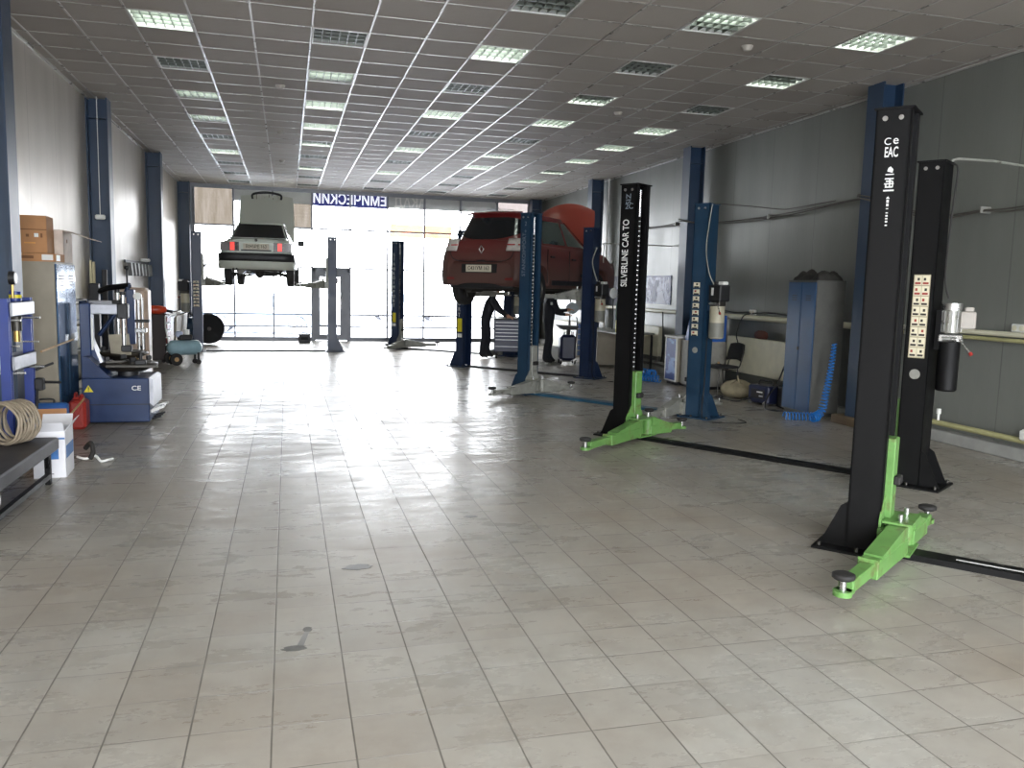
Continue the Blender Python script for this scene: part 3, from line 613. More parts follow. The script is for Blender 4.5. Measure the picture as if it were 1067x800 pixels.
# ================================================================ cars
def superprof(t, n): return max(0.0, 1-abs(t)**n)**(1.0/n)
def lerp_tab(tab, x):
    if x <= tab[0][0]: return tab[0][1]
    for (a, u), (b_, w_) in zip(tab, tab[1:]):
        if x <= b_:
            t = (x-a)/(b_-a); return u+(w_-u)*t
    return tab[-1][1]
def car_body(L, W, zb, belt, deck, wheels, Ra, hz, paint, rake_r=0.0, rake_f=0.0, nose=10, inset=0.03, bump_z=0.55):
    """belt, deck: tables (x, z); wheels: x of the axles; returns MB of the lower body"""
    b = MB(); xs_ = [-L/2+L*i/72 for i in range(73)]
    for xw in wheels: xs_ += [xw-Ra, xw+Ra, xw-Ra*0.97, xw+Ra*0.97]
    xs_ = sorted(set(round(x, 4) for x in xs_)); rings = []
    for x in xs_:
        t = x/(L/2); w_ = W/2*(0.80+0.20*superprof(t, nose)); bz = lerp_tab(belt, x); dz = lerp_tab(deck, x); z0 = zb+0.05*abs(t)**8
        for xw in wheels:
            if abs(x-xw) < Ra: z0 = max(z0, hz+math.sqrt(Ra*Ra-(x-xw)**2))
        pts = [(0.0, z0), (w_*0.80, z0), (w_*0.985, max(z0, zb+0.05)), (w_*1.0, max(z0, 0.42)), (w_*1.0, max(z0+0.005, 0.62)), (w_*0.985, max(z0+0.01, 0.76)), (w_*0.955, bz-0.03), (w_*0.90, bz), (w_*0.72, dz-0.006), (w_*0.38, dz+0.008), (0.0, dz+0.012)]
        ring = []
        for y, z in pts+[(-y, z) for y, z in reversed(pts[1:-1])]:
            xx = x
            if x < 0: xx = x+rake_r*max(0, (z-bump_z))*max(0, (-t-0.80)/0.20)
            else: xx = x-rake_f*max(0, (z-bump_z))*max(0, (t-0.80)/0.20)
            ring.append((xx, y, z))
        rings.append(ring)
    n = len(rings[0]); vs = [p for r_ in rings for p in r_]; fs = []
    for i in range(len(rings)-1):
        for k in range(n): l = (k+1) % n; fs.append((i*n+k, i*n+l, (i+1)*n+l, (i+1)*n+k))
    b.add(vs, fs, paint, None, True)
    for base in (0, (len(rings)-1)*n): b.add(vs, [tuple(base+k for k in range(n))], paint)
    return b
class House:
    """greenhouse: rounded tapering shell between the belt line and the roof"""
    def __init__(s, z0, z1, xr0, xf0, xr1, xf1, w0, w1, crown=0.05, n=7):
        s.__dict__.update(locals()); s.nn = n
    def par(s, v):
        return ((s.xr0+(s.xr1-s.xr0)*v), (s.xf0+(s.xf1-s.xf0)*v), s.w0+(s.w1-s.w0)*v, s.z0+(s.z1-s.z0)*v)
    def side(s, x, v, sgn, off=0.0):
        xr, xf, w_, z = s.par(v); c_ = (xr+xf)/2; a = (xf-xr)/2; t = max(-1, min(1, (x-c_)/a)); return (x, sgn*(w_*superprof(t, s.nn)+off), z)
    def end(s, y, v, front, off=0.0):
        xr, xf, w_, z = s.par(v); c_ = (xr+xf)/2; a = (xf-xr)/2; q = superprof(y/w_, s.nn if not front else 5); bow = 0.05*(1-(y/w_)**2)
        return ((c_+(a*q+off) if front else c_-(a*q+off)), y, z)
    def shell(s, paint):
        b = MB(); N = 48; M_ = 8; vs = []
        for j in range(M_+1):
            v = j/M_; xr, xf, w_, z = s.par(v); c_ = (xr+xf)/2; a = (xf-xr)/2
            for i in range(N):
                t = 2*PI*i/N; ct, st = math.cos(t), math.sin(t); q = (abs(ct)**s.nn+abs(st)**s.nn)**(-1/s.nn); vs.append((c_+a*q*ct, w_*q*st, z))
        fs = [(j*N+i, j*N+(i+1) % N, (j+1)*N+(i+1) % N, (j+1)*N+i) for j in range(M_) for i in range(N)]
        b.add(vs, fs, paint, None, True)
        # crowned roof
        top = []; xr, xf, w_, z = s.par(1); c_ = (xr+xf)/2; a = (xf-xr)/2
        for j in range(5):
            sc = 1-j/4.0; 
            for i in range(N):
                t = 2*PI*i/N; ct, st = math.cos(t), math.sin(t); q = (abs(ct)**s.nn+abs(st)**s.nn)**(-1/s.nn); top.append((c_+a*q*ct*sc, w_*q*st*sc, z+s.crown*(1-sc**2.2)))
        b.add(top, [(j*N+i, j*N+(i+1) % N, (j+1)*N+(i+1) % N, (j+1)*N+i) for j in range(4) for i in range(N)], paint, None, True)
        return b
def wheel(root, x, y, z, r, wdt, rim_m, sgn):
    b = MB(); T = Tm((x, y, z), (R(90), 0, 0))
    b.lathe([(r*0.60, -wdt/2+0.01), (r*0.90, -wdt/2), (r*0.985, -wdt/2+0.02), (r, -wdt/4), (r, wdt/4), (r*0.985, wdt/2-0.02), (r*0.90, wdt/2), (r*0.60, wdt/2-0.01)], m_rubber, 32, T)
    b.lathe([(0, -wdt*0.1), (r*0.2, -wdt*0.12), (r*0.55, -wdt*0.2), (r*0.6, -wdt*0.42), (r*0.62, -wdt*0.45), (r*0.62, wdt*0.45), (r*0.6, wdt*0.42), (r*0.55, wdt*0.2), (r*0.2, wdt*0.12), (0, wdt*0.1)], rim_m, 32, T)
    for k in range(5):
        t = 2*PI*k/5
        for a in (-1, 1): b.cbox(r*0.1, r*0.58, -0.035, 0.035, a*wdt*0.28-0.012, a*wdt*0.28+0.012, rim_m, 0.006, T @ Matrix.Rotation(t, 4, 'Z'))
    return b.build('wheel', root)

# ---- red hatchback
carA = math.atan2(math.sin(0.78), math.cos(0.78))
red = thing('hatchback_car', 'dusty dark red hatchback with its bonnet open, raised on a blue lift', 'car', (4.70, 15.70, 1.43), 0.78); red.scale = (1, 1, 1.07)
m_redp = car_paint('dark_red_car_paint', srgb(104, 17, 22), srgb(84, 62, 55), 0.50, 1.15, 0.9)
m_redh = car_paint('red_bonnet_paint', srgb(150, 62, 50), srgb(150, 90, 75), -1, -0.5, 0.1, 0.5)
m_lens = mat('pale_tail_lens', srgb(205, 196, 190), 0.15, 0, 0.12, 20, coat=0.6); m_lensr = mat('red_tail_lens', srgb(190, 30, 30), 0.15, 0, 0.08, 20, coat=0.6)
L, W = 4.06, 1.73
b = car_body(L, W, 0.24, [(-2.05, 0.92), (-1.3, 0.97), (0.9, 0.94), (1.5, 0.90), (2.05, 0.66)], [(-2.05, 1.0), (-1.3, 1.02), (0.9, 0.97), (1.3, 0.93), (2.05, 0.70)], (-1.38, 1.21), 0.355, 0.27, m_redp, rake_r=0.22, rake_f=0.5)
b.build('body', red)
hs = House(0.94, 1.47, -1.93, 1.18, -1.62, 0.18, 0.80, 0.59, 0.06, 4.5)
gh = hs.shell(m_redp).build('roof', red)
# glazing
b = MB(); b.grid(lambda u, v: hs.end((-0.68+1.36*u)*(1-0.13*v-0.10*abs(2*v-1)**6), 0.16+0.20*abs(2*u-1)**3*(1-v)+0.70*v-0.06*abs(2*u-1)**6*v, False, 0.006), 28, 14, m_darkglass); b.build('rear_window', red)
b = MB(); b.grid(lambda u, v: hs.end((-0.68+1.36*u)*(1-0.16*v), 0.06+0.86*v, True, 0.006), 20, 8, m_darkglass); b.build('windscreen', red)
m_sideglass = mat('side_window_glass', srgb(60, 72, 68), 0.04, 0, 0.3, 3, spec=1.0, coat=1)
for s_ in (-1, 1):
    for x00, x01, x10, x11, nm in ((-1.55, -1.22, -1.38, -1.18, 'rear quarter'), (-1.16, -0.28, -1.10, -0.30, 'rear door'), (-0.20, 0.98, -0.22, 0.14, 'front door')):
        b = MB(); b.grid(lambda u, v: hs.side((x00+(x01-x00)*u)*(1-v)+(x10+(x11-x10)*u)*v, 0.10+0.74*v, s_, 0.006), 10, 6, m_sideglass); b.build('side_window', red)
    # door seams and handle
    for x in (-0.24, -1.12, 0.92): b = MB(); b.box(x-0.004, x+0.004, s_*0.864-0.006, s_*0.864+0.006, 0.33, 0.90, m_dark); b.build('door_seam', red)
    for x in (-0.42, -1.2+0.25): pass
    b = MB(); b.cbox(-0.16, 0.02, *sorted((s_*0.855, s_*0.885)), 0.74, 0.775, m_dark, 0.01); b.build('door_handle', red)
    b = MB(); b.cbox(-1.02, -0.86, *sorted((s_*0.855, s_*0.885)), 0.76, 0.795, m_dark, 0.01); b.build('door_handle', red)
    b = MB(); b.lathe([(0, -0.09), (0.07, -0.07), (0.085, 0), (0.07, 0.06), (0, 0.07)], m_dark, 16, Tm((0.86, s_*0.93, 0.99), (0, 0, 0), (0.8, 1.1, 0.9))); b.build('door_mirror', red)
    b = MB(); b.cbox(-0.95, 0.9, *sorted((s_*0.86, s_*0.875)), 0.30, 0.38, m_dark, 0.01); b.build('side_trim', red)
    # tail lamp: wraps the corner
    b = MB(); prof = [(-1.965, 0.50), (-1.955, 0.66), (-1.90, 0.77), (-1.78, 0.825), (-1.66, 0.845)]
    def lamp(u, v, s_=s_):
        k = min(3, int(u*4)); f = u*4-k; x = prof[k][0]+(prof[k+1][0]-prof[k][0])*f; y = prof[k][1]+(prof[k+1][1]-prof[k][1])*f; return (x-0.03+0.10*v, s_*(y+0.012), 0.83+0.20*v)
    b.grid(lambda u, v: lamp(u*0.62, v), 8, 4, m_lens); b.grid(lambda u, v: lamp(0.62+u*0.38, v), 6, 4, m_lensr); b.grid(lambda u, v: lamp(u*0.9, 0.42+0.10*v)[0:1]+tuple(c*1.001 for c in lamp(u*0.9, 0.42+0.1*v)[1:]), 8, 1, m_lensr)
    b.build('tail_light', red, solid=-0.02)
# tail gate, bumper, plate, badge
b = MB(); b.grid(lambda u, v: (-1.955-0.02*(1-(2*u-1)**2)+0.10*v**1.5, (-0.60+1.2*u)*(1+0.05*v), 0.66+0.36*v), 16, 6, m_redp); b.build('tailgate', red, solid=-0.02)
b = MB()
def bump(u, v):
    y = -0.86+1.72*u; return (-2.045+0.16*abs(2*u-1)**5+0.03*abs(2*v-1)**2+0.035*v, y, 0.27+0.38*v)
b.grid(bump, 24, 6, m_redp); b.build('rear_bumper', red, solid=-0.03)
b = MB(); b.grid(lambda u, v: (-2.05+0.10*abs(2*u-1)**4+0.02*v, -0.66+1.32*u, 0.22+0.10*v), 16, 2, m_dark); b.build('bumper_insert', red, solid=-0.02)
b = MB(); b.box(-2.062, -2.03, -0.36, 0.36, 0.475, 0.62, m_dark); b.build('plate_recess', red)
m_plate = mat('number_plate_white', srgb(200, 192, 172), 0.5, 0, 0.08, 8); m_plk = mat('number_plate_black', srgb(35, 33, 30), 0.6)
b = MB(); b.box(-2.072, -2.062, -0.26, 0.26, 0.49, 0.605, m_plate); pl = b.build('number_plate', red)
text('С431УМ 163', 0.088, m_plk, pl, (-2.0735, 0, 0.548), (R(90), 0, R(-90)), sx=0.92)
b = MB(); b.tube([(-1.985, 0, 0.925), (-1.985, -0.045, 0.86), (-1.985, 0, 0.795), (-1.985, 0.045, 0.86)], 0.011, m_steel, 8, closed=True); b.build('diamond_badge', red)
b = MB(); b.grid(lambda u, v: (-1.56-0.12*v+0.06*abs(2*u-1)**4, (-0.54+1.08*u), 1.482-0.03*v-0.015*(2*u-1)**2), 16, 4, m_redp); b.build('roof_spoiler', red, solid=-0.03)
b = MB(); b.tube(smooth_pts([(-1.87, -0.66, 1.02), (-1.97, -0.66, 0.86), (-2.0, -0.60, 0.72), (-2.005, -0.40, 0.665), (-2.01, 0, 0.66), (-2.005, 0.40, 0.665), (-2.0, 0.60, 0.72), (-1.97, 0.66, 0.86), (-1.87, 0.66, 1.02)]), 0.007, m_dark, 6); b.build('tailgate_seam', red)
b = MB(); b.cbox(-2.0, -1.96, -0.09, 0.09, 0.655, 0.685, m_dark, 0.008); b.build('tailgate_handle', red)
for s_ in (-1, 1): b = MB(); b.box(-2.045, -2.02, *sorted((s_*0.50, s_*0.68)), 0.36, 0.40, mat('dull_red_reflector', srgb(110, 30, 28), 0.3)); b.build('reflector', red)
b = MB(); b.tube(smooth_pts([(-1.82, 0.0, 1.515), (-1.78, -0.35, 1.51), (-1.75, -0.5, 1.5)]), 0.004, m_dark); b.cyl((-1.35, 0, 1.515), (-1.55, 0, 1.66), 0.004, m_dark, n=6); b.build('roof_aerial', red)
for xw in (-1.38, 1.21):
    for s_ in (-1, 1): wheel(red, xw, s_*0.74, 0.235, 0.305, 0.185, m_grey if xw > 0 else m_dsteel, s_)
# underside
m_under = mat('dirty_underbody', srgb(46, 42, 38), 0.8, 0.1, 0.25, 6)
b = MB(); b.cbox(-1.9, 1.9, -0.60, 0.60, 0.20, 0.34, m_under, 0.04); b.cyl((-1.85, 0.35, 0.24), (-1.45, 0.35, 0.24), 0.09, m_dsteel, n=14); b.cyl((-2.02, 0.42, 0.25), (-1.8, 0.40, 0.24), 0.025, m_dsteel, n=10); b.cyl((-1.38, -0.70, 0.22), (-1.38, 0.70, 0.22), 0.04, m_under, n=10)
b.cyl((1.21, -0.7, 0.22), (1.21, 0.7, 0.22), 0.03, m_under, n=10); b.cbox(0.9, 1.75, -0.4, 0.4, 0.14, 0.3, m_under, 0.04); b.build('underbody', red)
# open bonnet, hinged at the windscreen
b = MB()
def bonnet(u, v):
    w_ = 0.70-0.10*v**3; y = (2*u-1)*w_; d = 0.98*v-0.14*v*(2*u-1)**2*v; bul = 0.07*(1-(2*u-1)**2)+0.10*math.sin(PI*v*0.5)**2-0.06*v**4
    return (d, y, bul)
b.grid(bonnet, 20, 16, m_redh); b.grid(lambda u, v: (bonnet(u, v)[0], bonnet(u, v)[1]*0.97, bonnet(u, v)[2]-0.03), 20, 16, m_redh); hd_ = b.build('bonnet', red, loc=(1.02, 0, 0.98), rot=(0, R(-62), 0))
b = MB(); b.cyl((1.75, 0.55, 0.80), (1.42, 0.55, 1.62), 0.007, m_dark, n=6); b.build('bonnet_prop', red)
b = MB(); b.cbox(1.15, 1.85, -0.6, 0.6, 0.6, 0.84, m_dark, 0.03); b.build('engine', red)

# ---- white saloon
wc = thing('saloon_car', 'white three-box saloon with its bonnet raised upright, lifted at the left', 'car', (-0.55, 21.70, 1.67), R(90)-R(3.2))
wc.scale = (0.93, 0.93, 1.05)
m_wp = car_paint('white_car_paint', srgb(205, 212, 200), srgb(150, 145, 130), 0.30, 0.60, 0.5, 0.5)
m_wh = mat('underside_of_bonnet', srgb(168, 172, 158), 0.5, 0, 0.05, 4)
L, W = 4.42, 1.68
b = car_body(L, W, 0.28, [(-2.21, 0.86), (-1.4, 0.90), (1.0, 0.88), (1.6, 0.84), (2.21, 0.74)], [(-2.21, 0.91), (-1.95, 0.935), (-1.3, 0.95), (1.0, 0.93), (1.5, 0.89), (2.21, 0.78)], (-1.24, 1.42), 0.33, 0.335, m_wp, rake_r=0.12, rake_f=0.1, nose=14)
b.build('body', wc)
hw = House(0.90, 1.34, -1.52, 1.02, -0.92, 0.38, 0.76, 0.56, 0.035)
hw.shell(m_wp).build('roof', wc)
b = MB(); b.grid(lambda u, v: hw.end((-0.70+1.40*u)*(1-0.20*v), 0.12+0.78*v, False, 0.006), 20, 6, m_darkglass); b.build('rear_window', wc)
b = MB(); b.grid(lambda u, v: hw.end((-0.70+1.40*u)*(1-0.20*v), 0.06+0.86*v, True, 0.006), 20, 6, m_darkglass); b.build('windscreen', wc)
for s_ in (-1, 1):
    for x00, x01, x10, x11 in ((-1.05, -0.12, -0.80, -0.12), (-0.04, 0.85, -0.04, 0.34)):
        b = MB(); b.grid(lambda u, v: hw.side((x00+(x01-x00)*u)*(1-v)+(x10+(x11-x10)*u)*v, 0.10+0.78*v, s_, 0.006), 8, 6, m_sideglass); b.build('side_window', wc)
    b = MB(); b.cbox(0.72, 0.84, *sorted((s_*0.84, s_*1.02)), 0.90, 1.03, m_dark, 0.02); b.build('door_mirror', wc)
    b = MB(); b.box(-2.222, -2.10, *sorted((s_*0.40, s_*0.83)), 0.66, 0.845, mat('smoked_tail_lens', srgb(52, 26, 26), 0.15, 0, 0.2, 12, coat=0.6)); tl = b.build('tail_light', wc)
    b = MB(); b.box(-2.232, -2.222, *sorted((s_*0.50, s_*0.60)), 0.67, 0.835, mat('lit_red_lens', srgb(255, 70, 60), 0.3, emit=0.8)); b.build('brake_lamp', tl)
    for x in (-0.08, 0.95): b = MB(); b.box(x-0.004, x+0.004, s_*0.838-0.006, s_*0.838+0.006, 0.33, 0.88, m_dark); b.build('door_seam', wc)
    b = MB(); b.box(-1.0, 0.95, *sorted((s_*0.835, s_*0.855)), 0.42, 0.50, m_dark); b.build('side_trim', wc)
b = MB(); b.box(-2.216, -2.10, -0.40, 0.40, 0.66, 0.845, m_wp); b.box(-2.232, -2.216, -0.35, 0.35, 0.665, 0.69, m_dark); b.build('tail_panel', wc)
b = MB(); b.box(-2.240, -2.228, -0.30, 0.30, 0.69, 0.82, m_plate); pl = b.build('number_plate', wc)
text('В045РЕ 163', 0.10, m_plk, pl, (-2.2415, 0, 0.755), (R(90), 0, R(-90)), sx=0.95)
b = MB(); b.grid(lambda u, v: (-2.29+0.16*abs(2*u-1)**8+0.02*abs(2*v-1)**2, -0.85+1.7*u, 0.46+0.14*v), 24, 3, m_dark); b.build('bumper_strip', wc, solid=-0.05)
b = MB(); b.grid(lambda u, v: (-2.27+0.18*abs(2*u-1)**8+0.03*(1-v), -0.85+1.7*u, 0.28+0.18*v), 24, 3, m_wp); b.build('rear_bumper', wc, solid=-0.05)
b = MB(); b.box(-2.2, -1.6, -0.70, 0.70, 0.938, 0.946, m_wp); b.build('boot_lid', wc)
text('190 E', 0.07, m_plk, wc, (-2.222, 0.62, 0.895), (R(90), 0, R(-90)))
b = MB(); b.cyl((-2.235, 0, 0.895), (-2.222, 0, 0.895), 0.035, m_dsteel, n=16); b.build('round_badge', wc)
for xw in (-1.24, 1.42):
    for s_ in (-1, 1): wheel(wc, xw, s_*0.745, 0.22, 0.305, 0.185, m_dsteel, s_)
b = MB(); b.cbox(-1.9, 2.0, -0.55, 0.55, 0.25, 0.38, m_under, 0.04)
b.cyl((-2.12, 0.38, 0.28), (-1.75, 0.38, 0.28), 0.11, m_dsteel, n=16); b.cyl((-2.30, 0.52, 0.27), (-2.05, 0.48, 0.27), 0.028, m_dsteel, n=10); b.cyl((-2.30, 0.45, 0.27), (-2.05, 0.42, 0.27), 0.028, m_dsteel, n=10)
b.lathe([(0, -0.14), (0.10, -0.10), (0.13, 0), (0.10, 0.10), (0, 0.14)], m_under, 16, Tm((-1.24, 0, 0.22), (0, R(90), 0)))
for s_ in (-1, 1):
    b.tube([(-1.24, s_*0.1, 0.22), (-1.24, s_*0.40, 0.20), (-1.24, s_*0.70, 0.18)], 0.026, m_under); b.tube([(-1.0, s_*0.35, 0.24), (-1.24, s_*0.66, 0.14)], 0.02, m_under); b.tube([(-1.5, s_*0.35, 0.24), (-1.24, s_*0.66, 0.12)], 0.018, m_under)
    b.tube([(1.42, s_*0.25, 0.22), (1.42, s_*0.70, 0.14)], 0.03, m_under); b.tube([(-1.32, s_*0.5, 0.13), (-1.32, s_*0.52, 0.45)], 0.035, m_under)
b.cyl((-1.9, 0.2, 0.2), (1.0, 0.12, 0.2), 0.03, m_dsteel, n=10); b.cbox(0.9, 1.7, -0.25, 0.25, 0.15, 0.3, m_under, 0.04); b.build('underbody', wc)
b = MB()
def bon2(u, v):
    w_ = 0.74-0.05*v**4; y = (2*u-1)*w_; return (1.20*v-0.03*v*(2*u-1)**4, y, 0.035*(1-(2*u-1)**2)-0.05*v**6)
b.grid(bon2, 16, 12, m_wp); b.grid(lambda u, v: (bon2(u, v)[0], bon2(u, v)[1]*0.98, bon2(u, v)[2]-0.03), 16, 12, m_wh)
b.tube([(0.08, -0.70, -0.03), (1.14, -0.66, -0.06)], 0.012, m_wh); b.tube([(0.08, 0.70, -0.03), (1.14, 0.66, -0.06)], 0.012, m_wh)
bo = b.build('bonnet', wc, loc=(1.05, 0, 0.93), rot=(0, R(-86), 0))
b = MB(); b.tube(smooth_pts([(1.10, -0.38, 0.0), (1.22, -0.36, 0.0), (1.27, 0, 0.0), (1.22, 0.36, 0.0), (1.10, 0.38, 0.0)]), 0.03, m_dark)
for k in range(6): b.cyl((1.1, -0.28+k*0.11, 0), (1.22, -0.28+k*0.11, 0), 0.008, m_steel, n=6)
b.build('radiator_grille', bo)

# parked car outside the glazing
m_hazet = mat('glare_paled_tyre', srgb(150, 150, 155), 0.7)  # tyre and rim paled, outdoor glare put into the colour
m_streetglass = mat('glare_paled_glass', srgb(110, 120, 130), 0.1)  # glass lightened likewise, as if washed out by the glare
def street_car(label, x, y, rz, col):
    r_ = thing('parked_car', label, 'car', (x, y, -0.15), rz, 'cars parked outside')
    pm_ = mat('street_paint_%d' % int(x*10+500), col, 0.3, coat=0.5)
    car_body(4.3, 1.72, 0.25, [(-2.15, 0.85), (1.0, 0.88), (2.15, 0.68)], [(-2.15, 0.92), (1.0, 0.93), (2.15, 0.72)], (-1.3, 1.3), 0.33, 0.33, pm_, rake_r=0.2, rake_f=0.4).build('body', r_)
    h_ = House(0.9, 1.42, -1.7, 1.0, -1.2, 0.3, 0.76, 0.58); h_.shell(pm_).build('roof', r_)
    for s_ in (-1, 1):
        b = MB(); b.grid(lambda u, v: h_.side((-1.3+2.1*u)*(1-v)+(-1.05+1.3*u)*v, 0.1+0.75*v, s_, 0.006), 8, 4, m_streetglass); b.build('side_window', r_)
        for xw in (-1.3, 1.3): w_o = wheel(r_, xw, s_*0.76, 0.31, 0.31, 0.19, m_grey, s_); w_o.data.materials[0] = m_hazet; w_o.data.materials[1] = m_hazet
street_car('blue car parked outside the window, below the white car', -0.9, 31, R(176), srgb(165, 185, 210))
street_car('pale car parked outside the window, right of the door', 6.0, 43, R(5), srgb(190, 195, 205))

# ================================================================ people
def person(name, label, loc, rz, P, radii, edges, hands, skin_faces, hairf, build_extra=None):
    root = thing(name, label, 'person', loc, rz)
    me = bpy.data.meshes.new('body'); me.from_pydata([Vector(P[k]) for k in P], [(list(P).index(a), list(P).index(b_)) for a, b_ in edges], [])
    o = bpy.data.objects.new('body', me); C.objects.link(o)
    o.modifiers.new('k', 'SKIN'); sv = me.skin_vertices[0].data
    for i, k in enumerate(P):
        r_ = radii[k]; sv[i].radius = r_ if isinstance(r_, tuple) else (r_, r_); sv[i].use_root = (k == 'pelvis')
    sb = o.modifiers.new('s', 'SUBSURF'); sb.levels = 2; sb.render_levels = 2
    dg = bpy.context.evaluated_depsgraph_get(); m2 = bpy.data.meshes.new_from_object(o.evaluated_get(dg)); bpy.data.objects.remove(o)
    o = bpy.data.objects.new('body', m2); C.objects.link(o); o.parent = root
    m2.materials.clear()
    for mm in (m_overall, m_skin, m_boot): m2.materials.append(mm)
    for p in m2.polygons:
        p.use_smooth = True; c_ = p.center; p.material_index = skin_faces(c_)
    return root
m_boot = mat('black_work_boots', srgb(22, 21, 20), 0.6)
def hand_chain(P, rad, edges, tag_, wrist, d, up, s=1.0):
    """palm and five short finger chains rooted in the palm; d: direction of the fingers"""
    d = Vector(d).normalized(); up = Vector(up).normalized(); sd_ = d.cross(up).normalized(); w0 = Vector(P[wrist])
    P[tag_+'palm'] = tuple(w0+d*0.05*s); rad[tag_+'palm'] = (0.030, 0.018); edges.append((wrist, tag_+'palm'))
    for i, (off, ln) in enumerate(((-0.026, 0.062), (-0.009, 0.072), (0.009, 0.068), (0.025, 0.054))):
        a = w0+d*0.075*s+sd_*off; b_ = a+d*ln*0.5+up*-0.008; c_ = b_+d*ln*0.42+up*-0.022
        for q, (pt, r_) in enumerate(((a, 0.0095), (b_, 0.0085), (c_, 0.0075))): P['%sf%d%d' % (tag_, i, q)] = tuple(pt); rad['%sf%d%d' % (tag_, i, q)] = r_
        edges += [(tag_+'palm', '%sf%d0' % (tag_, i)), ('%sf%d0' % (tag_, i), '%sf%d1' % (tag_, i)), ('%sf%d1' % (tag_, i), '%sf%d2' % (tag_, i))]
    a = w0+d*0.04*s-sd_*0.038; b_ = a+d*0.035-sd_*0.012-up*0.01
    P[tag_+'t0'] = tuple(a); P[tag_+'t1'] = tuple(b_); rad[tag_+'t0'] = 0.011; rad[tag_+'t1'] = 0.009; edges += [(tag_+'palm', tag_+'t0'), (tag_+'t0', tag_+'t1')]
def make_person(name, label, loc, rz, lean, armR, armL, headpitch, hairmat, badge=False, stature=1.0):
    """faces +x; lean: forward shift of the shoulders; arms: (elbow, wrist, finger direction)"""
    P = {}; rad = {}
    def s(k, p, r_): P[k] = p; rad[k] = r_
    s('pelvis', (0, 0, 0.96), (0.19, 0.15)); s('waist', (lean*0.3, 0, 1.12), (0.18, 0.145)); s('chest', (lean*0.75, 0, 1.32), (0.21, 0.16)); s('upper', (lean*0.98, 0, 1.44), (0.15, 0.12))
    s('neck', (lean*1.12, 0, 1.53), 0.058); s('jaw', (lean*1.12+0.035+headpitch*0.3, 0, 1.60), (0.066, 0.072)); s('head', (lean*1.12+0.02+headpitch, 0, 1.68), (0.078, 0.092)); s('crown', (lean*1.12+0.0+headpitch, 0, 1.745), (0.058, 0.068)); s('nose', (lean*1.12+0.125+headpitch, 0, 1.645), 0.012)
    E_ = [('pelvis', 'waist'), ('waist', 'chest'), ('chest', 'upper'), ('upper', 'neck'), ('neck', 'jaw'), ('jaw', 'head'), ('head', 'crown'), ('head', 'nose')]
    for sd_, nm in ((1, 'l'), (-1, 'r')):
        s(nm+'hip', (0.0, sd_*0.10, 0.90), 0.115); s(nm+'knee', (0.03+0.03*sd_, sd_*0.12, 0.50), 0.085); s(nm+'calf', (0.0+0.04*sd_, sd_*0.125, 0.34), 0.078); s(nm+'ankle', (-0.02+0.05*sd_, sd_*0.13, 0.10), 0.062); s(nm+'heel', (-0.05+0.05*sd_, sd_*0.13, 0.045), 0.042); s(nm+'toe', (0.15+0.05*sd_, sd_*0.15, 0.035), 0.035)
        E_ += [('pelvis', nm+'hip'), (nm+'hip', nm+'knee'), (nm+'knee', nm+'calf'), (nm+'calf', nm+'ankle'), (nm+'ankle', nm+'heel'), (nm+'ankle', nm+'toe')]
        el, wr, fd = (armL if sd_ == 1 else armR)
        s(nm+'sh', (lean*0.95, sd_*0.19, 1.43), 0.082); s(nm+'el', el, 0.062); s(nm+'wr', wr, 0.036)
        E_ += [('upper', nm+'sh'), (nm+'sh', nm+'el'), (nm+'el', nm+'wr')]
        hand_chain(P, rad, E_, nm, nm+'wr', fd, (0, 0, 1))
    wr_ = [Vector(P['lwr']), Vector(P['rwr'])]; nk = Vector(P['neck'])
    def sf(c_):
        if c_.z > nk.z+0.005 and (c_-nk).length < 0.45: return 1
        for w_ in wr_:
            if (c_-w_).length < 0.17 and c_.x > w_.x-0.02: return 1
        return 2 if c_.z < 0.09 else 0
    root = person(name, label, loc, rz, P, rad, E_, None, sf, None)
    hx = lean*1.12+headpitch
    b = MB(); b.lathe([(0.0, 0.085), (0.045, 0.072), (0.075, 0.035), (0.088, -0.01), (0.088, -0.05), (0.075, -0.08)], hairmat, 20, Tm((hx-0.012, 0, 1.735), (0, R(-12), 0), (1.08, 0.94, 1))); b.build('hair', root)
    b = MB()
    for a in (-1, 1): b.lathe([(0, -0.014), (0.02, -0.008), (0.024, 0), (0.018, 0.008), (0, 0.01)], m_skin, 12, Tm((hx+0.015, a*0.083, 1.66), (R(90), 0, 0), (0.8, 1.3, 1)))
    b.build('ear', root)
    b = MB()
    for a in (-1, 1): b.lathe([(0, -0.006), (0.011, 0), (0, 0.006)], m_dark, 10, Tm((hx+0.098, a*0.032, 1.67), (0, R(90), 0)))
    b.box(hx+0.085, hx+0.106, -0.022, 0.022, 1.602, 1.608, m_redlip); b.build('face_detail', root)
    if badge:
        b = MB(); b.box(0.10+lean*0.75, 0.118+lean*0.75, -0.10, -0.03, 1.36, 1.40, m_white); b.build('chest_badge', root)
        b = MB(); b.cbox(lean-0.03, lean+0.05, -0.275, -0.262, 1.30, 1.36, m_white, 0.004); b.build('sleeve_badge', root)
    root.scale = (stature,)*3
    return root
m_redlip = mat('lip_colour', srgb(150, 85, 78), 0.6)
make_person('person', 'person in dark work clothes leaning over the tool trolley behind the red car', (4.56, 19.25, 0), R(-20), 0.16,
            ((0.34, -0.26, 1.17), (0.55, -0.17, 1.02), (1, 0.2, -0.25)), ((0.34, 0.26, 1.17), (0.55, 0.15, 1.02), (1, -0.2, -0.25)), 0.08, m_hair, stature=0.98)
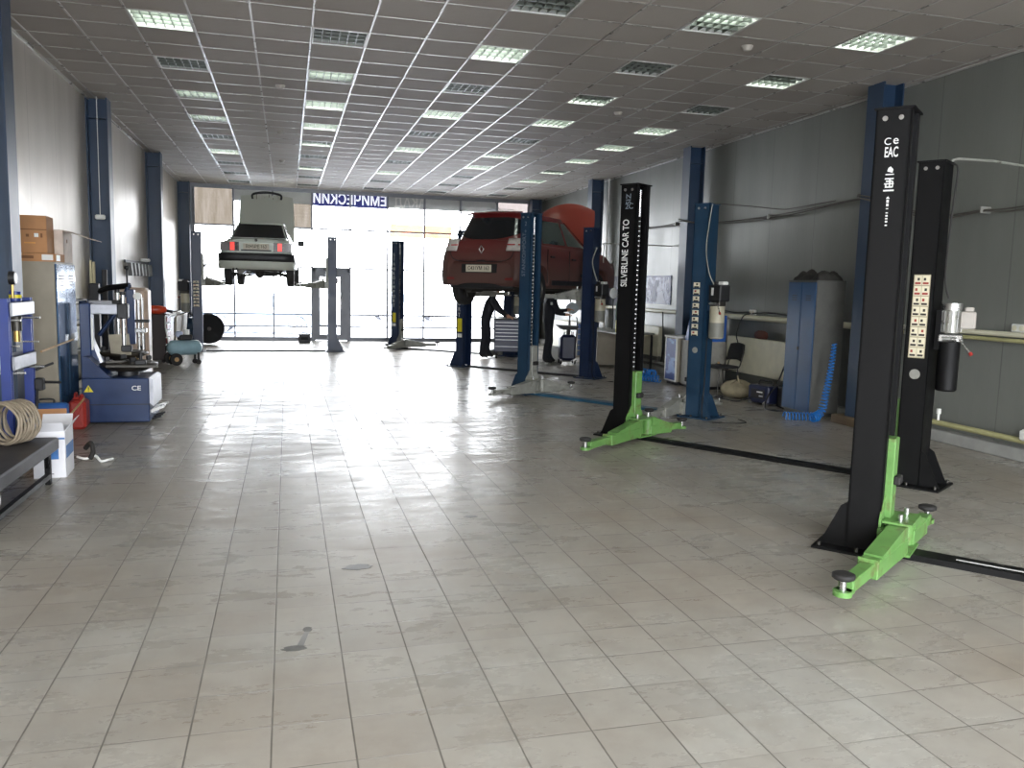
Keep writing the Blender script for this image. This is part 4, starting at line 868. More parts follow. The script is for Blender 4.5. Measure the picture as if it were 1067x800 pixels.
make_person('person', 'person in black clothes with bare forearms working at the oil drainer', (5.72, 17.95, 0), R(-10), 0.03,
            ((0.18, -0.27, 1.16), (0.40, -0.20, 1.20), (1, 0.1, 0.1)), ((0.20, 0.25, 1.12), (0.42, 0.14, 1.08), (1, -0.2, 0.0)), 0.02, mat('cropped_grey_hair', srgb(120, 104, 92), 0.8, 0, 0.15, 30), True, stature=1.02)
# ================================================================ along the left wall
# low black trolley table
t_ = thing('low_trolley_table', 'low black padded trolley table at the left picture edge', 'table', (-2.35, 6.65, 0))
b = MB(); b.cbox(-0.50, 0.50, -1.0, 0.90, 0.27, 0.375, mat('black_bench_pad', srgb(40, 40, 44), 0.5, 0, 0.2, 3), 0.012); b.build('table_top', t_)
for x in (-0.46, 0.44):
    for y in (-0.9, 0.78): b = MB(); b.cbox(x-0.02, x+0.02, y-0.03, y+0.03, 0.0, 0.27, m_black, 0.004); b.tube(smooth_pts([(x, y-0.03, 0.15), (x+0.02, y-0.06, 0.2), (x, y-0.02, 0.25)]), 0.014, m_black); b.build('leg', t_)
b = MB(); b.box(0.43, 0.47, -0.88, 0.76, 0.06, 0.10, m_dark); b.build('rail', t_); b = MB(); b.box(-0.47, -0.43, -0.88, 0.76, 0.06, 0.10, m_dark); b.build('rail', t_)
# pale wire coil standing on it
c_ = MB(); m_wire = mat('dusty_pale_hose', srgb(140, 128, 110), 0.6, 0, 0.2, 12)
for k in range(11):
    pts = [( -0.10+0.02*k+0.006*math.sin(5*a+k), (0.155+0.012*math.sin(k*2.1))*math.cos(a), 0.175+(0.155+0.012*math.sin(k*2.1))*math.sin(a)) for a in [2*PI*i/28 for i in range(28)]]
    c_.tube(pts, 0.0105, m_wire, 8, closed=True)
tag(c_.build('hose_coil', loc=(-2.11, 7.28, 0.375), rot=(0, 0, R(62))), 'coil of dusty pale hose lying on the low black trolley table', 'hose')
# white bag hanging over the table edge
b = MB(); b.grid(lambda u, v: (0.05*math.sin(PI*u)*math.sin(PI*min(1, v*1.1))+0.014*math.sin(9*u+4*v), (u-0.5)*(0.34-0.10*v), -0.24*v), 18, 16, mat('white_plastic_film', srgb(222, 222, 220), 0.35, 0, 0.05, 9, bump=0.4))
b.grid(lambda u, v: (-0.16*v, (u-0.5)*0.34, 0.012+0.012*math.sin(7*u)*math.sin(6*v)), 12, 6, m_white)
tag(b.build('plastic_bag', loc=(-1.838, 5.78, 0.385), solid=0.004), 'crumpled white plastic bag over the edge of the low black table', 'bag')
# white carton
t_ = thing('oil_carton', 'white and blue cardboard carton with open flaps on the floor by the table', 'box', (-1.97, 7.86, 0), R(4))
m_wbox = mat('white_carton', srgb(222, 222, 226), 0.6, 0, 0.04, 5); m_bprint = mat('blue_carton_print', srgb(60, 110, 170), 0.6, 0, 0.2, 18)
b = MB()
for a in (-1, 1):
    b.box(min(a*0.125, a*0.121), max(a*0.125, a*0.121), -0.19, 0.19, 0, 0.40, m_wbox); b.box(-0.125, 0.125, min(a*0.19, a*0.186), max(a*0.19, a*0.186), 0, 0.40, m_wbox)
b.box(-0.12, 0.12, -0.185, 0.185, 0, 0.01, m_wbox); b.box(0.1252, 0.1262, -0.17, 0.17, 0.16, 0.27, m_bprint); b.box(-0.05, 0.07, -0.1915, -0.1905, 0.16, 0.28, m_bprint); b.box(-0.10, 0.12, -0.1915, -0.1905, 0.33, 0.345, m_bprint); b.build('carton', t_)
for a, r_ in ((1, R(-35)), (-1, R(50))): b = MB(); b.box(-0.12, 0.12, 0, 0.11*1, -0.002, 0.002, m_wbox); b.build('flap', t_, loc=(0, a*0.188, 0.40), rot=(r_ if a < 0 else R(50), 0, 0 if a > 0 else PI))
b = MB(); b.box(-0.002, 0.002, -0.18, 0.18, 0, 0.12, m_wbox); b.build('flap', t_, loc=(-0.123, 0, 0.40), rot=(0, R(-10), 0)); b = MB(); b.box(-0.002, 0.002, -0.18, 0.18, 0, 0.10, m_wbox); b.build('flap', t_, loc=(0.123, 0, 0.40), rot=(0, R(35), 0))
text('4L', 0.06, m_plk, t_, (0.0, -0.1925, 0.05), (R(90), 0, 0))
# open brown carton behind
t_ = thing('cardboard_box', 'small brown cardboard box behind the white carton on the floor', 'box', (-2.14, 8.32, 0), R(8))
b = MB(); b.box(-0.16, 0.16, -0.15, 0.15, 0, 0.006, m_card)
for a in (-1, 1): b.box(min(a*0.16, a*0.155), max(a*0.16, a*0.155), -0.15, 0.15, 0, 0.38, m_card); b.box(-0.16, 0.16, min(a*0.15, a*0.145), max(a*0.15, a*0.145), 0, 0.38, m_card)
b.build('carton', t_); b = MB(); b.box(-0.155, 0.155, -0.002, 0.002, 0, 0.1, m_card); b.build('flap', t_, loc=(0, 0.148, 0.38), rot=(R(-20), 0, 0))
b = MB(); b.tube(smooth_pts([(0, 0, 0.04), (0.08, -0.05, 0.03), (0.16, -0.03, 0.05), (0.22, -0.10, 0.014), (0.28, -0.08, 0.02), (0.30, -0.0, 0.012)]), 0.012, m_white); b.tube(smooth_pts([(0.05, 0.1, 0.10), (0.11, 0.04, 0.16), (0.14, -0.02, 0.09), (0.12, -0.06, 0.03)]), 0.022, m_rubber); tag(b.build('hose_scrap', loc=(-1.90, 8.36, 0)), 'short black and white hose end on the floor beside the cartons', 'hose')
# wooden stick leaning
b = MB(); b.cyl((-2.18, 8.75, 0.20), (-2.15, 9.85, 0.385), 0.011, m_wood, n=8); tag(b.build('wooden_stick'), 'thin wooden stick leaning across in front of the red canister', 'stick')
# blue tool case on a dark crate
b = MB(); b.cbox(-0.20, 0.20, -0.16, 0.16, 0, 0.22, m_dark, 0.01)
for k in range(4): b.box(-0.19, 0.19, -0.162, -0.158, 0.03+k*0.05, 0.055+k*0.05, m_black)
tag(b.build('storage_crate', loc=(-2.40, 9.32, 0)), 'dark crate on the floor under the blue tool case', 'crate')
t_ = thing('tool_case', 'blue plastic tool case with silver latches in front of the grey locker', 'tool case', (-2.38, 9.30, 0.22))
b = MB(); b.cbox(-0.20, 0.20, -0.06, 0.06, 0, 0.20, mat('blue_case_plastic', srgb(38, 86, 150), 0.45), 0.02); b.build('case_shell', t_)
for x in (-0.06, 0.02): b = MB(); b.cbox(x, x+0.035, -0.085, -0.06, 0.03, 0.13, m_steel, 0.006); b.build('latch', t_)
b = MB(); b.tube(smooth_pts([(-0.07, 0, 0.20), (-0.06, 0, 0.235), (0.06, 0, 0.235), (0.07, 0, 0.20)]), 0.01, m_dark); b.box(-0.19, -0.12, -0.062, -0.06, 0.10, 0.15, mat('pale_blue_label', srgb(90, 170, 210), 0.5)); b.build('case_handle', t_)
# red canister
b = MB(); b.cbox(-0.09, 0.09, -0.15, 0.15, 0, 0.33, m_red, 0.03); b.cbox(-0.055, 0.055, -0.10, 0.10, 0.33, 0.36, m_red, 0.015); b.cyl((0.03, -0.09, 0.34), (0.05, -0.12, 0.39), 0.02, m_red, n=12); b.tube(smooth_pts([(-0.03, 0.09, 0.355), (-0.03, 0.06, 0.395), (-0.03, -0.04, 0.395), (-0.03, -0.07, 0.355)]), 0.011, m_red)
for a in (-1, 1): b.tube([(-0.05, a*0.152, 0.06), (0.05, a*0.152, 0.27)], 0.006, m_red); b.tube([(0.05, a*0.152, 0.06), (-0.05, a*0.152, 0.27)], 0.006, m_red)
tag(b.build('fuel_canister', loc=(-2.29, 10.24, 0), rot=(0, 0, R(4))), 'red fuel canister standing between the grey locker and the blue tyre changer', 'canister')
# wardrobe locker
t_ = thing('metal_locker', 'tall grey steel locker with shiny blue doors and cartons on top, left wall', 'locker', (-2.83, 10.06, 0))
m_ldoor = mat('glossy_blue_locker_door', srgb(70, 104, 140), 0.16, 0.35, 0.12, 2, coat=0.6)
b = MB(); b.cbox(0.0, 0.385, 0, 0.86, 0.04, 1.86, m_beige, 0.004); b.box(0.02, 0.36, 0.02, 0.84, 0, 0.04, m_dark); b.box(0.385, 0.395, 0.0, 0.86, 0.04, 0.08, m_beige); b.build('locker_body', t_)
for y in (0.02, 0.435):
    b = MB(); b.cbox(0.387, 0.402, y, y+0.405, 0.09, 1.84, m_ldoor, 0.003); d_ = b.build('door', t_)
    b = MB()
    for k in range(4): b.box(0.402, 0.405, y+0.12, y+0.29, 1.60+k*0.035, 1.612+k*0.035, m_dark)
    b.build('vent_slots', d_); b = MB(); b.cbox(0.402, 0.418, y+0.345, y+0.365, 0.95, 1.05, m_steel, 0.004); b.build('handle', d_)
t_ = thing('cardboard_box', 'large brown printed carton standing on the flat box on the grey locker', 'box', (-2.66, 10.26, 1.95), R(3))
b = MB(); b.box(-0.14, 0.14, -0.18, 0.18, 0, 0.40, m_card); b.box(-0.14, 0.14, -0.182, -0.18, 0.245, 0.255, m_cardd); b.box(0.02, 0.06, -0.182, -0.18, 0.17, 0.21, m_white); b.box(-0.06, -0.03, -0.182, -0.18, 0.17, 0.2, m_cardd); b.box(0.08, 0.10, -0.182, -0.18, 0.165, 0.21, m_cardd); b.box(-0.08, 0.03, -0.182, -0.18, 0.10, 0.115, mat('orange_print', srgb(210, 150, 80), 0.7)); b.build('carton', t_)
t_ = thing('cardboard_box', 'flat brown box with a white label, lowest on the grey locker', 'box', (-2.62, 10.26, 1.86))
b = MB(); b.box(-0.19, 0.19, -0.2, 0.2, 0, 0.085, m_card); b.box(-0.16, -0.02, -0.202, -0.2, 0.03, 0.06, m_cardd); b.box(0.06, 0.17, -0.202, -0.2, 0.015, 0.075, m_white); b.box(0.19, 0.192, -0.15, 0.0, 0.01, 0.075, m_white); b.build('carton', t_)
t_ = thing('cardboard_box', 'pale open carton with a raised flap, right on top of the locker', 'box', (-2.60, 10.70, 1.865))
b = MB(); pc_ = mat('pale_carton', srgb(208, 192, 178), 0.7)
for a in (-1, 1): b.box(min(a*0.155, a*0.15), max(a*0.155, a*0.15), -0.19, 0.19, 0, 0.36, pc_); b.box(-0.155, 0.155, min(a*0.19, a*0.185), max(a*0.19, a*0.185), 0, 0.36, pc_)
b.box(-0.15, 0.15, -0.185, 0.185, 0, 0.01, pc_); b.box(0.1552, 0.157, -0.06, -0.03, 0.22, 0.26, m_cardd); b.build('carton', t_)
for loc_, rot_, sz in (((0.153, 0, 0.36), (0, R(108), 0), (0, 0.34, -0.19, 0.19)), ((-0.153, 0, 0.36), (0, R(-15), R(0)), (0, 0.14, -0.19, 0.19)), ((0, -0.188, 0.36), (0, R(-60), R(0)), (0, 0.13, -0.005, 0.12)), ((0, 0.188, 0.36), (0, R(-70), 0), (0, 0.13, -0.12, 0.0))):
    b = MB(); b.box(-0.002, 0.002, sz[2], sz[3], 0, sz[1], m_card if loc_[0] == 0 else pc_); b.build('flap', t_, loc=loc_, rot=rot_)

# hydraulic shop press
m_press = mat('royal_blue_press_paint', srgb(26, 50, 122), 0.35, 0, 0.08, 5); m_silver = mat('silver_press_beam', srgb(180, 182, 190), 0.35, 0.3, 0.1, 10)
t_ = thing('shop_press', 'royal blue hydraulic shop press with gauge beside the grey locker', 'press', (-2.42, 8.55, 0))
for y in (-0.36, 0.30):
    b = MB(); b.box(-0.02, 0.06, y-0.03, y-0.018, 0.06, 1.50, m_press); b.box(-0.02, 0.06, y+0.018, y+0.03, 0.06, 1.50, m_press); b.box(-0.02, -0.008, y-0.02, y+0.02, 0.06, 1.5, m_press)
    b.build('upright', t_); b = MB(); b.cbox(-0.22, 0.26, y-0.03, y+0.03, 0, 0.06, m_press, 0.008); b.build('foot', t_)
b = MB(); b.cbox(0.062, 0.085, -0.37, 0.31, 1.34, 1.47, m_silver, 0.01); b.box(-0.045, -0.022, -0.37, 0.31, 1.34, 1.47, m_silver); b.box(-0.02, 0.06, -0.30, 0.24, 1.34, 1.36, m_press); b.build('top_beam', t_)
b = MB(); b.cbox(0.062, 0.085, -0.37, 0.31, 0.86, 0.99, m_silver, 0.01); b.box(-0.045, -0.022, -0.37, 0.31, 0.86, 0.99, m_silver); b.build('table_beam', t_)
b = MB()
for y in (-0.33, 0.27): b.cyl((-0.08, y, 0.84), (0.16, y, 0.84), 0.012, m_steel, n=10); b.cyl((-0.08, y, 1.31), (0.14, y, 1.31), 0.01, m_steel, n=10); b.cyl((-0.05, y, 1.08), (0.12, y, 1.08), 0.008, m_steel, n=10)
b.build('locking_pins', t_)
b = MB(); b.cyl((0.02, -0.03, 1.34), (0.02, -0.03, 1.20), 0.045, m_dsteel, n=18); b.cyl((0.02, -0.03, 1.20), (0.02, -0.03, 1.10), 0.028, m_brass, n=16); b.cyl((0.02, -0.03, 1.36), (0.02, -0.03, 1.56), 0.05, m_press, n=18); b.cyl((0.02, -0.03, 1.50), (0.02, -0.03, 1.53), 0.052, m_yellow, n=18); b.build('ram', t_)
b = MB(); b.cyl((0.02, -0.10, 1.50), (0.02, -0.10, 1.62), 0.012, m_brass, n=10); b.cyl((-0.0, -0.10, 1.68), (0.05, -0.10, 1.68), 0.06, m_dark, n=24); b.cyl((0.05, -0.10, 1.68), (0.053, -0.10, 1.68), 0.05, mat('gauge_face', srgb(60, 55, 50), 0.3), n=24); b.build('pressure_gauge', t_)
b = MB(); b.cyl((0.06, 0.34, 0.80), (0.20, 0.42, 0.86), 0.012, m_dark, n=10); b.cbox(0.05, 0.13, 0.31, 0.40, 0.60, 0.72, m_dark, 0.01); b.cyl((0.10, 0.36, 0.68), (0.24, 0.50, 0.66), 0.014, m_dark, n=10); b.build('hand_pump', t_)
b = MB(); b.cyl((0.14, 0.26, 0.985), (0.10, 1.66, 1.005), 0.011, m_wood, n=8); b.build('wooden_lever', t_)
b = MB(); b.cyl((0.09, -0.25, 0.0), (0.09, -0.25, 0), 0.01, m_dark) if False else b.tube(smooth_pts([(0.08, 0.30, 0.62), (0.10, 0.20, 0.35), (0.12, 0.30, 0.12), (0.2, 0.44, 0.03)]), 0.012, m_dark); b.build('press_hose', t_)

# tyre changers
m_tblue = mat('deep_blue_machine_paint', srgb(24, 46, 84), 0.38, 0, 0.12, 4, dirt=(srgb(48, 50, 58), 8, 0.66))
m_tt = mat('greasy_brown_turntable', srgb(62, 56, 48), 0.5, 0.4, 0.25, 8)
def tyre_changer(name, label, loc, rz, second=False):
    r_ = thing(name, label, 'tyre changer', loc, rz)
    b = MB(); b.cbox(-0.36, 0.36, 0, 0.72, 0.02, 0.54, m_tblue, 0.01); b.box(-0.362, 0.362, -0.003, 0, 0.225, 0.235, m_dark); b.prism([(-0.36, 0.54), (-0.06, 0.54), (-0.30, 0.78), (-0.36, 0.78)], 'y', 0.06, 0.66, m_tblue); b.build('cabinet', r_)
    b = MB(); b.prism([(0.36, 0.24), (0.40, 0.20), (0.40, 0.52), (0.36, 0.54)], 'y', 0.02, 0.70, m_silver); b.build('front_panel', r_)
    b = MB()
    for y in (0.12, 0.28, 0.44): b.prism([(0.34, 0.10), (0.50, 0.17), (0.50, 0.20), (0.34, 0.14)], 'y', y, y+0.07, m_steel); b.cyl((0.36, y+0.035, 0.03), (0.47, y+0.035, 0.06), 0.012, m_dark, n=8)
    b.build('pedals', r_)
    b = MB(); b.cyl((0.08, 0.36, 0.54), (0.08, 0.36, 0.62), 0.12, m_dark, n=24); b.lathe([(0, 0.60), (0.20, 0.60), (0.33, 0.665), (0.335, 0.69), (0, 0.70)], m_tt, 32, Tm((0.08, 0.36, 0)))
    for k in range(4): b.cbox(0.05, 0.26, -0.03, 0.03, 0.69, 0.72, m_dsteel, 0.005, Tm((0.08, 0.36, 0), (0, 0, k*PI/2+0.4))); b.cbox(0.21, 0.26, -0.035, 0.035, 0.72, 0.77, m_dark, 0.006, Tm((0.08, 0.36, 0), (0, 0, k*PI/2+0.4)))
    b.build('turntable', r_)
    b = MB(); b.cbox(-0.42, -0.30, 0.26, 0.46, 0.30, 1.40, m_tblue, 0.012); b.prism([(-0.30, 0.54), (-0.16, 0.54), (-0.30, 0.95)], 'y', 0.28, 0.44, m_tblue); b.cyl((-0.285, 0.25, 0.85), (-0.285, 0.25, 1.22), 0.012, m_white, n=8); b.build('column', r_)
    b = MB(); b.cbox(-0.34, 0.02, 0.30, 0.42, 1.27, 1.39, m_silver, 0.01); b.cbox(-0.02, 0.10, 0.29, 0.43, 1.22, 1.40, m_dark, 0.012); b.build('tool_arm', r_)
    b = MB(); b.cyl((0.04, 0.36, 0.86), (0.04, 0.36, 1.50), 0.022, m_steel, n=14); b.cbox(0.01, 0.13, 0.32, 0.40, 0.82, 0.90, m_dark, 0.012); b.cyl((0.04, 0.36, 1.50), (0.04, 0.36, 1.54), 0.035, m_dark, n=14); b.build('tool_head', r_)
    return r_
tc = tyre_changer('tyre_changer', 'blue tyre changer with white panel and warning triangle beside the red canister', (-1.94, 10.45, 0), 0)
text('CE', 0.075, m_lettering, tc, (0.22, -0.002, 0.42), (R(90), 0, 0), sx=1.15, bold=0.001)
b = MB(); b.prism([(-0.34, 0.38), (-0.24, 0.38), (-0.29, 0.46)], 'y', -0.003, 0, m_yellow); b.box(-0.295, -0.285, -0.005, -0.003, 0.41, 0.44, m_dark); b.box(-0.295, -0.285, -0.005, -0.003, 0.392, 0.402, m_dark); b.build('warning_triangle', tc)
b = MB(); b.cbox(-0.10, 0.46, -0.04, 0.02, 0.665, 0.70, m_dsteel, 0.006); b.cbox(0.22, 0.34, -0.05, 0.03, 0.70, 0.76, m_dark, 0.01); b.cyl((0.28, -0.01, 0.76), (0.28, -0.01, 0.84), 0.02, m_dark, n=12); b.build('bead_breaker', tc)
# tyre lying on its turntable
tc2 = tyre_changer('tyre_changer', 'blue tyre changer with helper arm standing behind the nearest one', (-2.28, 12.0, 0), 0)
b = MB(); b.cbox(-0.34, -0.22, 0.50, 0.62, 0.3, 1.62, m_dark, 0.01); b.tube([(-0.30, 0.56, 1.48), (-0.1, 0.5, 1.56), (0.20, 0.36, 1.60)], 0.04, m_black); b.tube([(0.20, 0.36, 1.62), (0.0, 0.36, 1.2), (-0.20, 0.36, 0.92)], 0.028, m_tblue)
b.cbox(0.16, 0.26, 0.30, 0.42, 0.80, 1.55, m_tblue, 0.01); b.cyl((0.30, 0.36, 0.72), (0.30, 0.36, 1.44), 0.016, m_steel, n=12); b.cyl((0.35, 0.36, 0.72), (0.35, 0.36, 1.44), 0.016, m_steel, n=12); b.cyl((0.31, 0.32, 1.46), (0.31, 0.24, 1.46), 0.05, m_white, n=20)
b.cbox(0.26, 0.40, 0.29, 0.43, 0.96, 1.02, m_steel, 0.008); b.cbox(0.26, 0.44, 0.31, 0.41, 1.10, 1.14, m_dark, 0.008); b.cyl((0.17, 0.36, 1.6), (0.17, 0.36, 1.82), 0.012, m_dark, n=8); b.lathe([(0, -0.03), (0.03, -0.02), (0.035, 0), (0.03, 0.02), (0, 0.03)], m_dark, 12, Tm((0.17, 0.36, 1.84)))
b.build('helper_arm', tc2)
b = MB(); b.add([(-0.10, 0.0, 0.72), (0.16, -0.05, 0.70), (0.12, 0.05, 0.98), (-0.14, 0.10, 0.96)], [(0, 1, 2, 3)], mat('dirty_paper', srgb(176, 168, 150), 0.8)); tag(b.build('cardboard_sheet', loc=(-2.18, 12.02, -0.02), solid=0.008), 'dirty pale cardboard sheet leaning on the rear tyre changer', 'cardboard')
b = MB(); b.cyl((0, 0, 0), (0, 0, 0.05), 0.06, m_brass, n=16); b.lathe([(0, 0.05), (0.05, 0.05), (0.03, 0.08), (0.012, 0.09), (0, 0.11)], m_brass, 16); tag(b.build('brass_cone', loc=(-1.98, 12.06, 0.545)), 'small brass centring cone on the rear tyre changer', 'cone')

# long profiles leaning by the second column
b = MB(); m_prof = mat('cream_profile', srgb(196, 186, 150), 0.35, 0.2); b.box(-0.03, 0.0, -0.02, 0.02, 0, 1.95, m_prof); b.box(0.01, 0.04, -0.02, 0.02, 0, 1.93, m_prof); b.box(-0.032, 0.042, 0.02, 0.026, 0.02, 1.9, m_beige)
tag(b.build('metal_profile', loc=(-2.80, 13.55, 0), rot=(R(-2), 0, 0)), 'cream metal profile strip leaning upright before the second blue column', 'profile')
b = MB(); b.cbox(-0.035, 0.035, -0.02, 0.02, 0, 1.82, m_dark, 0.005); tag(b.build('dark_bar', loc=(-2.64, 13.6, 0), rot=(R(-2), 0, 0)), 'dark upright bar leaning on the second blue column', 'bar')
# wall shelf with beige cases behind the nearest changer
t_ = thing('supply_shelf', 'narrow shelf rack with pale drawers between locker and tyre changer', 'shelf', (-2.84, 11.08, 0))
b = MB()
for z in (0.05, 0.42, 0.80, 1.16, 1.40): b.box(0, 0.33, 0, 0.8, z, z+0.02, m_dark)
for x in (0.0, 0.31):
    for y in (0, 0.78): b.box(x, x+0.02, y, y+0.02, 0, 1.42, m_dark)
b.build('shelf_frame', t_)
for z, h_ in ((0.44, 0.30), (0.82, 0.28), (1.18, 0.18)): b = MB(); b.cbox(0.02, 0.33, 0.03, 0.75, z, z+h_, m_cream, 0.01); b.build('drawer', t_)
# beige tool cupboard
t_ = thing('tool_cupboard', 'tall narrow pale beige cupboard behind the rear tyre changer', 'cupboard', (-2.56, 14.5, 0)); m_pb = mat('peach_beige_plastic', srgb(190, 168, 150), 0.4)
b = MB(); b.cbox(-0.12, 0.38, 0, 0.4, 0.0, 1.55, m_pb, 0.05); b.build('cupboard_body', t_); b = MB(); b.cbox(-0.06, 0.33, -0.012, 0.0, 0.9, 1.48, mat('peach_panel', srgb(205, 178, 155), 0.3), 0.01); b.box(0.30, 0.33, -0.02, -0.012, 0.55, 0.8, m_dark); b.build('door', t_)
# red tool cabinet with charger
t_ = thing('tool_chest', 'dark red tool chest with open-edged drawers under the third blue column', 'tool chest', (-2.80, 17.98, 0)); m_tred = mat('dark_red_chest', srgb(120, 42, 36), 0.35); m_tblk = mat('black_chest_side', srgb(40, 26, 24), 0.5)
b = MB(); b.cbox(0, 0.42, 0, 0.62, 0.06, 0.98, m_tblk, 0.01); b.build('chest_body', t_)
for k in range(6): b = MB(); b.cbox(0.42, 0.45, 0.02, 0.60, 0.10+k*0.145, 0.215+k*0.145, m_tred, 0.006); d_ = b.build('drawer', t_); b = MB(); b.box(0.45, 0.462, 0.04, 0.58, 0.195+k*0.145, 0.21+k*0.145, m_steel); b.build('pull_strip', d_)
for x in (0.06, 0.36):
    for y in (0.06, 0.56): b = MB(); b.cyl((x, y-0.015, 0.035), (x, y+0.015, 0.035), 0.035, m_rubber, n=14); b.build('castor', t_)
t_ = thing('grinder_case', 'orange red power tool lying on the tool chest', 'power tool', (-2.58, 18.25, 0.98), R(15)); b = MB(); b.lathe([(0, -0.22), (0.05, -0.2), (0.085, -0.1), (0.09, 0.05), (0.06, 0.18), (0, 0.2)], mat('orange_red_plastic', srgb(205, 70, 40), 0.35), 20, Tm((0, 0, 0.09), (0, R(90), 0))); b.build('tool_body', t_); b = MB(); b.cyl((0.2, 0, 0.07), (0.3, -0.05, 0.05), 0.03, m_dark, n=12); b.build('handle', t_)
# wall rail with holders
t_ = thing('tool_hanger', 'wall rail with grey hooks and gloves near the third blue column', 'tool hanger', (-2.86, 16.5, 1.98))
b = MB(); b.box(0, 0.03, 0, 2.6, 0, 0.05, m_dark); b.cbox(0.0, 0.14, 1.7, 2.1, 0.05, 0.12, m_white, 0.02); b.build('rail', t_)
m_hk = mat('grey_holder', srgb(120, 122, 122), 0.5)
for k in range(7): y = 0.1+k*0.38; b = MB(); b.prism([(y, 0.0), (y+0.16, 0.0), (y+0.25, -0.22), (y+0.13, -0.24)], 'x', 0.03, 0.10, m_hk); b.build('holder', t_)
# radiator pipe, panel board, compressor
b = MB(); b.cyl((XL+0.42, 18.9, 0.92), (XL+0.42, 21.6, 0.92), 0.04, m_white, n=14); b.cbox(XL, XL+0.43, 18.95, 18.99, 0.90, 0.94, m_grey, 0.004); b.cbox(XL, XL+0.43, 21.4, 21.44, 0.90, 0.94, m_grey, 0.004); tag(b.build('heating_pipe'), 'white heating pipe on brackets beyond the red tool chest', 'pipe')
b = MB(); b.cbox(-0.02, 0.02, 0, 2.0, 0.02, 0.90, m_beige, 0.006); tag(b.build('fibre_board', loc=(-2.40, 19.3, 0), rot=(0, R(4), 0)), 'grey brown board leaning below the white heating pipe', 'board')
t_ = thing('air_compressor', 'pale blue air compressor tank on black wheels beside the tool chest', 'compressor', (-2.0, 17.72, 0), R(25)); m_cmp = mat('pale_blue_tank', srgb(140, 170, 180), 0.35, 0, 0.1, 6)
b = MB(); b.lathe([(0, -0.34), (0.08, -0.33), (0.14, -0.27), (0.15, -0.2), (0.15, 0.2), (0.14, 0.27), (0.08, 0.33), (0, 0.34)], m_cmp, 24, Tm((0, 0, 0.34), (0, R(90), 0))); b.build('tank', t_)
b = MB(); b.cbox(-0.12, 0.14, -0.08, 0.08, 0.49, 0.60, m_dark, 0.02); b.cyl((0.05, 0, 0.58), (0.05, 0, 0.70), 0.05, m_white, n=16); b.cbox(-0.16, -0.04, -0.06, 0.06, 0.55, 0.67, mat('pale_lilac_cover', srgb(190, 200, 225), 0.4), 0.02); b.build('motor', t_)
b = MB(); b.tube([(-0.30, 0, 0.4), (-0.36, 0, 0.75), (-0.36, 0, 0.98)], 0.014, m_white); b.build('handle', t_)
for x, y in ((-0.22, 0.17), (-0.22, -0.17)): b = MB(); b.cyl((x, y-0.025, 0.12), (x, y+0.025, 0.12), 0.12, m_rubber, n=22); b.cyl((x, y-0.03, 0.12), (x, y+0.03, 0.12), 0.045, m_wood, n=14); b.build('wheel', t_)
for y in (-0.1, 0.1): b = MB(); b.cyl((0.24, y-0.02, 0.05), (0.24, y+0.02, 0.05), 0.05, m_rubber, n=16); b.box(0.22, 0.26, y-0.01, y+0.01, 0.06, 0.24, m_dark); b.build('castor', t_)
# hose reel and drum by the glazing
t_ = thing('hose_reel', 'large black round disc standing behind the left post of the white car lift', 'reel', (-2.02, 23.3, 0), R(20))
b = MB(); b.cyl((0, -0.06, 0.41), (0, -0.04, 0.41), 0.40, m_black, n=40); b.cyl((0, 0.04, 0.41), (0, 0.06, 0.41), 0.40, m_black, n=40); b.cyl((0, -0.04, 0.41), (0, 0.04, 0.41), 0.30, m_rubber, n=30); b.cyl((0, -0.075, 0.41), (0, 0.075, 0.41), 0.05, m_dsteel, n=16); b.build('reel_disc', t_)
t_ = thing('oil_drum', 'dark blue drum unit with black rim in the corner left of the lift post', 'drum', (-2.52, 22.4, 0))
b = MB(); b.lathe([(0, 0.02), (0.24, 0.02), (0.25, 0.04), (0.25, 0.30), (0.262, 0.31), (0.25, 0.32), (0.25, 0.60), (0.262, 0.61), (0.25, 0.62), (0.24, 0.74), (0, 0.74)], m_lift_blue, 28); b.build('drum_body', t_); b = MB(); b.cyl((0.08, 0, 0.74), (0.08, 0, 0.86), 0.05, m_dark, n=14); b.tube(smooth_pts([(0.08, 0, 0.84), (0.2, -0.1, 0.8), (0.28, -0.15, 0.5), (0.27, -0.2, 0.1)]), 0.02, m_dark); b.build('pump', t_)
b = MB(); b.cbox(-0.16, 0.16, -0.10, 0.10, 0, 0.24, m_dark, 0.012); b.box(-0.10, 0.10, -0.104, -0.10, 0.08, 0.16, m_black); b.tube(smooth_pts([(-0.06, 0, 0.24), (-0.05, 0, 0.28), (0.05, 0, 0.28), (0.06, 0, 0.24)]), 0.008, m_dark); tag(b.build('battery_box', loc=(0.46, 24.1, 0)), 'small black box standing on the floor left of the street door', 'box')
# pull cord on second column, yellow bit of foam high on the wall
b = MB(); b.cyl((0, 0, 0), (0, 0, -1.72), 0.006, m_white, n=6); b.cbox(-0.07, 0.07, -0.03, 0.03, -1.79, -1.72, m_white, 0.015); tag(b.build('pull_cord', loc=(-2.70, 13.8, ZC)), 'white cord with a small handle hanging before the second column', 'cord')
b = MB(); b.lathe([(0, -0.06), (0.05, -0.05), (0.08, 0.0), (0.05, 0.06), (0, 0.07)], mat('yellow_foam', srgb(180, 150, 60), 0.9, 0, 0.2, 20, bump=0.6), 12, Tm((0, 0, 0), (0.3, 0.2, 0), (0.4, 1, 1))); tag(b.build('foam_patch', loc=(XL+0.02, 10.05, 3.68)), 'lump of yellow mounting foam high on the left wall', 'foam')
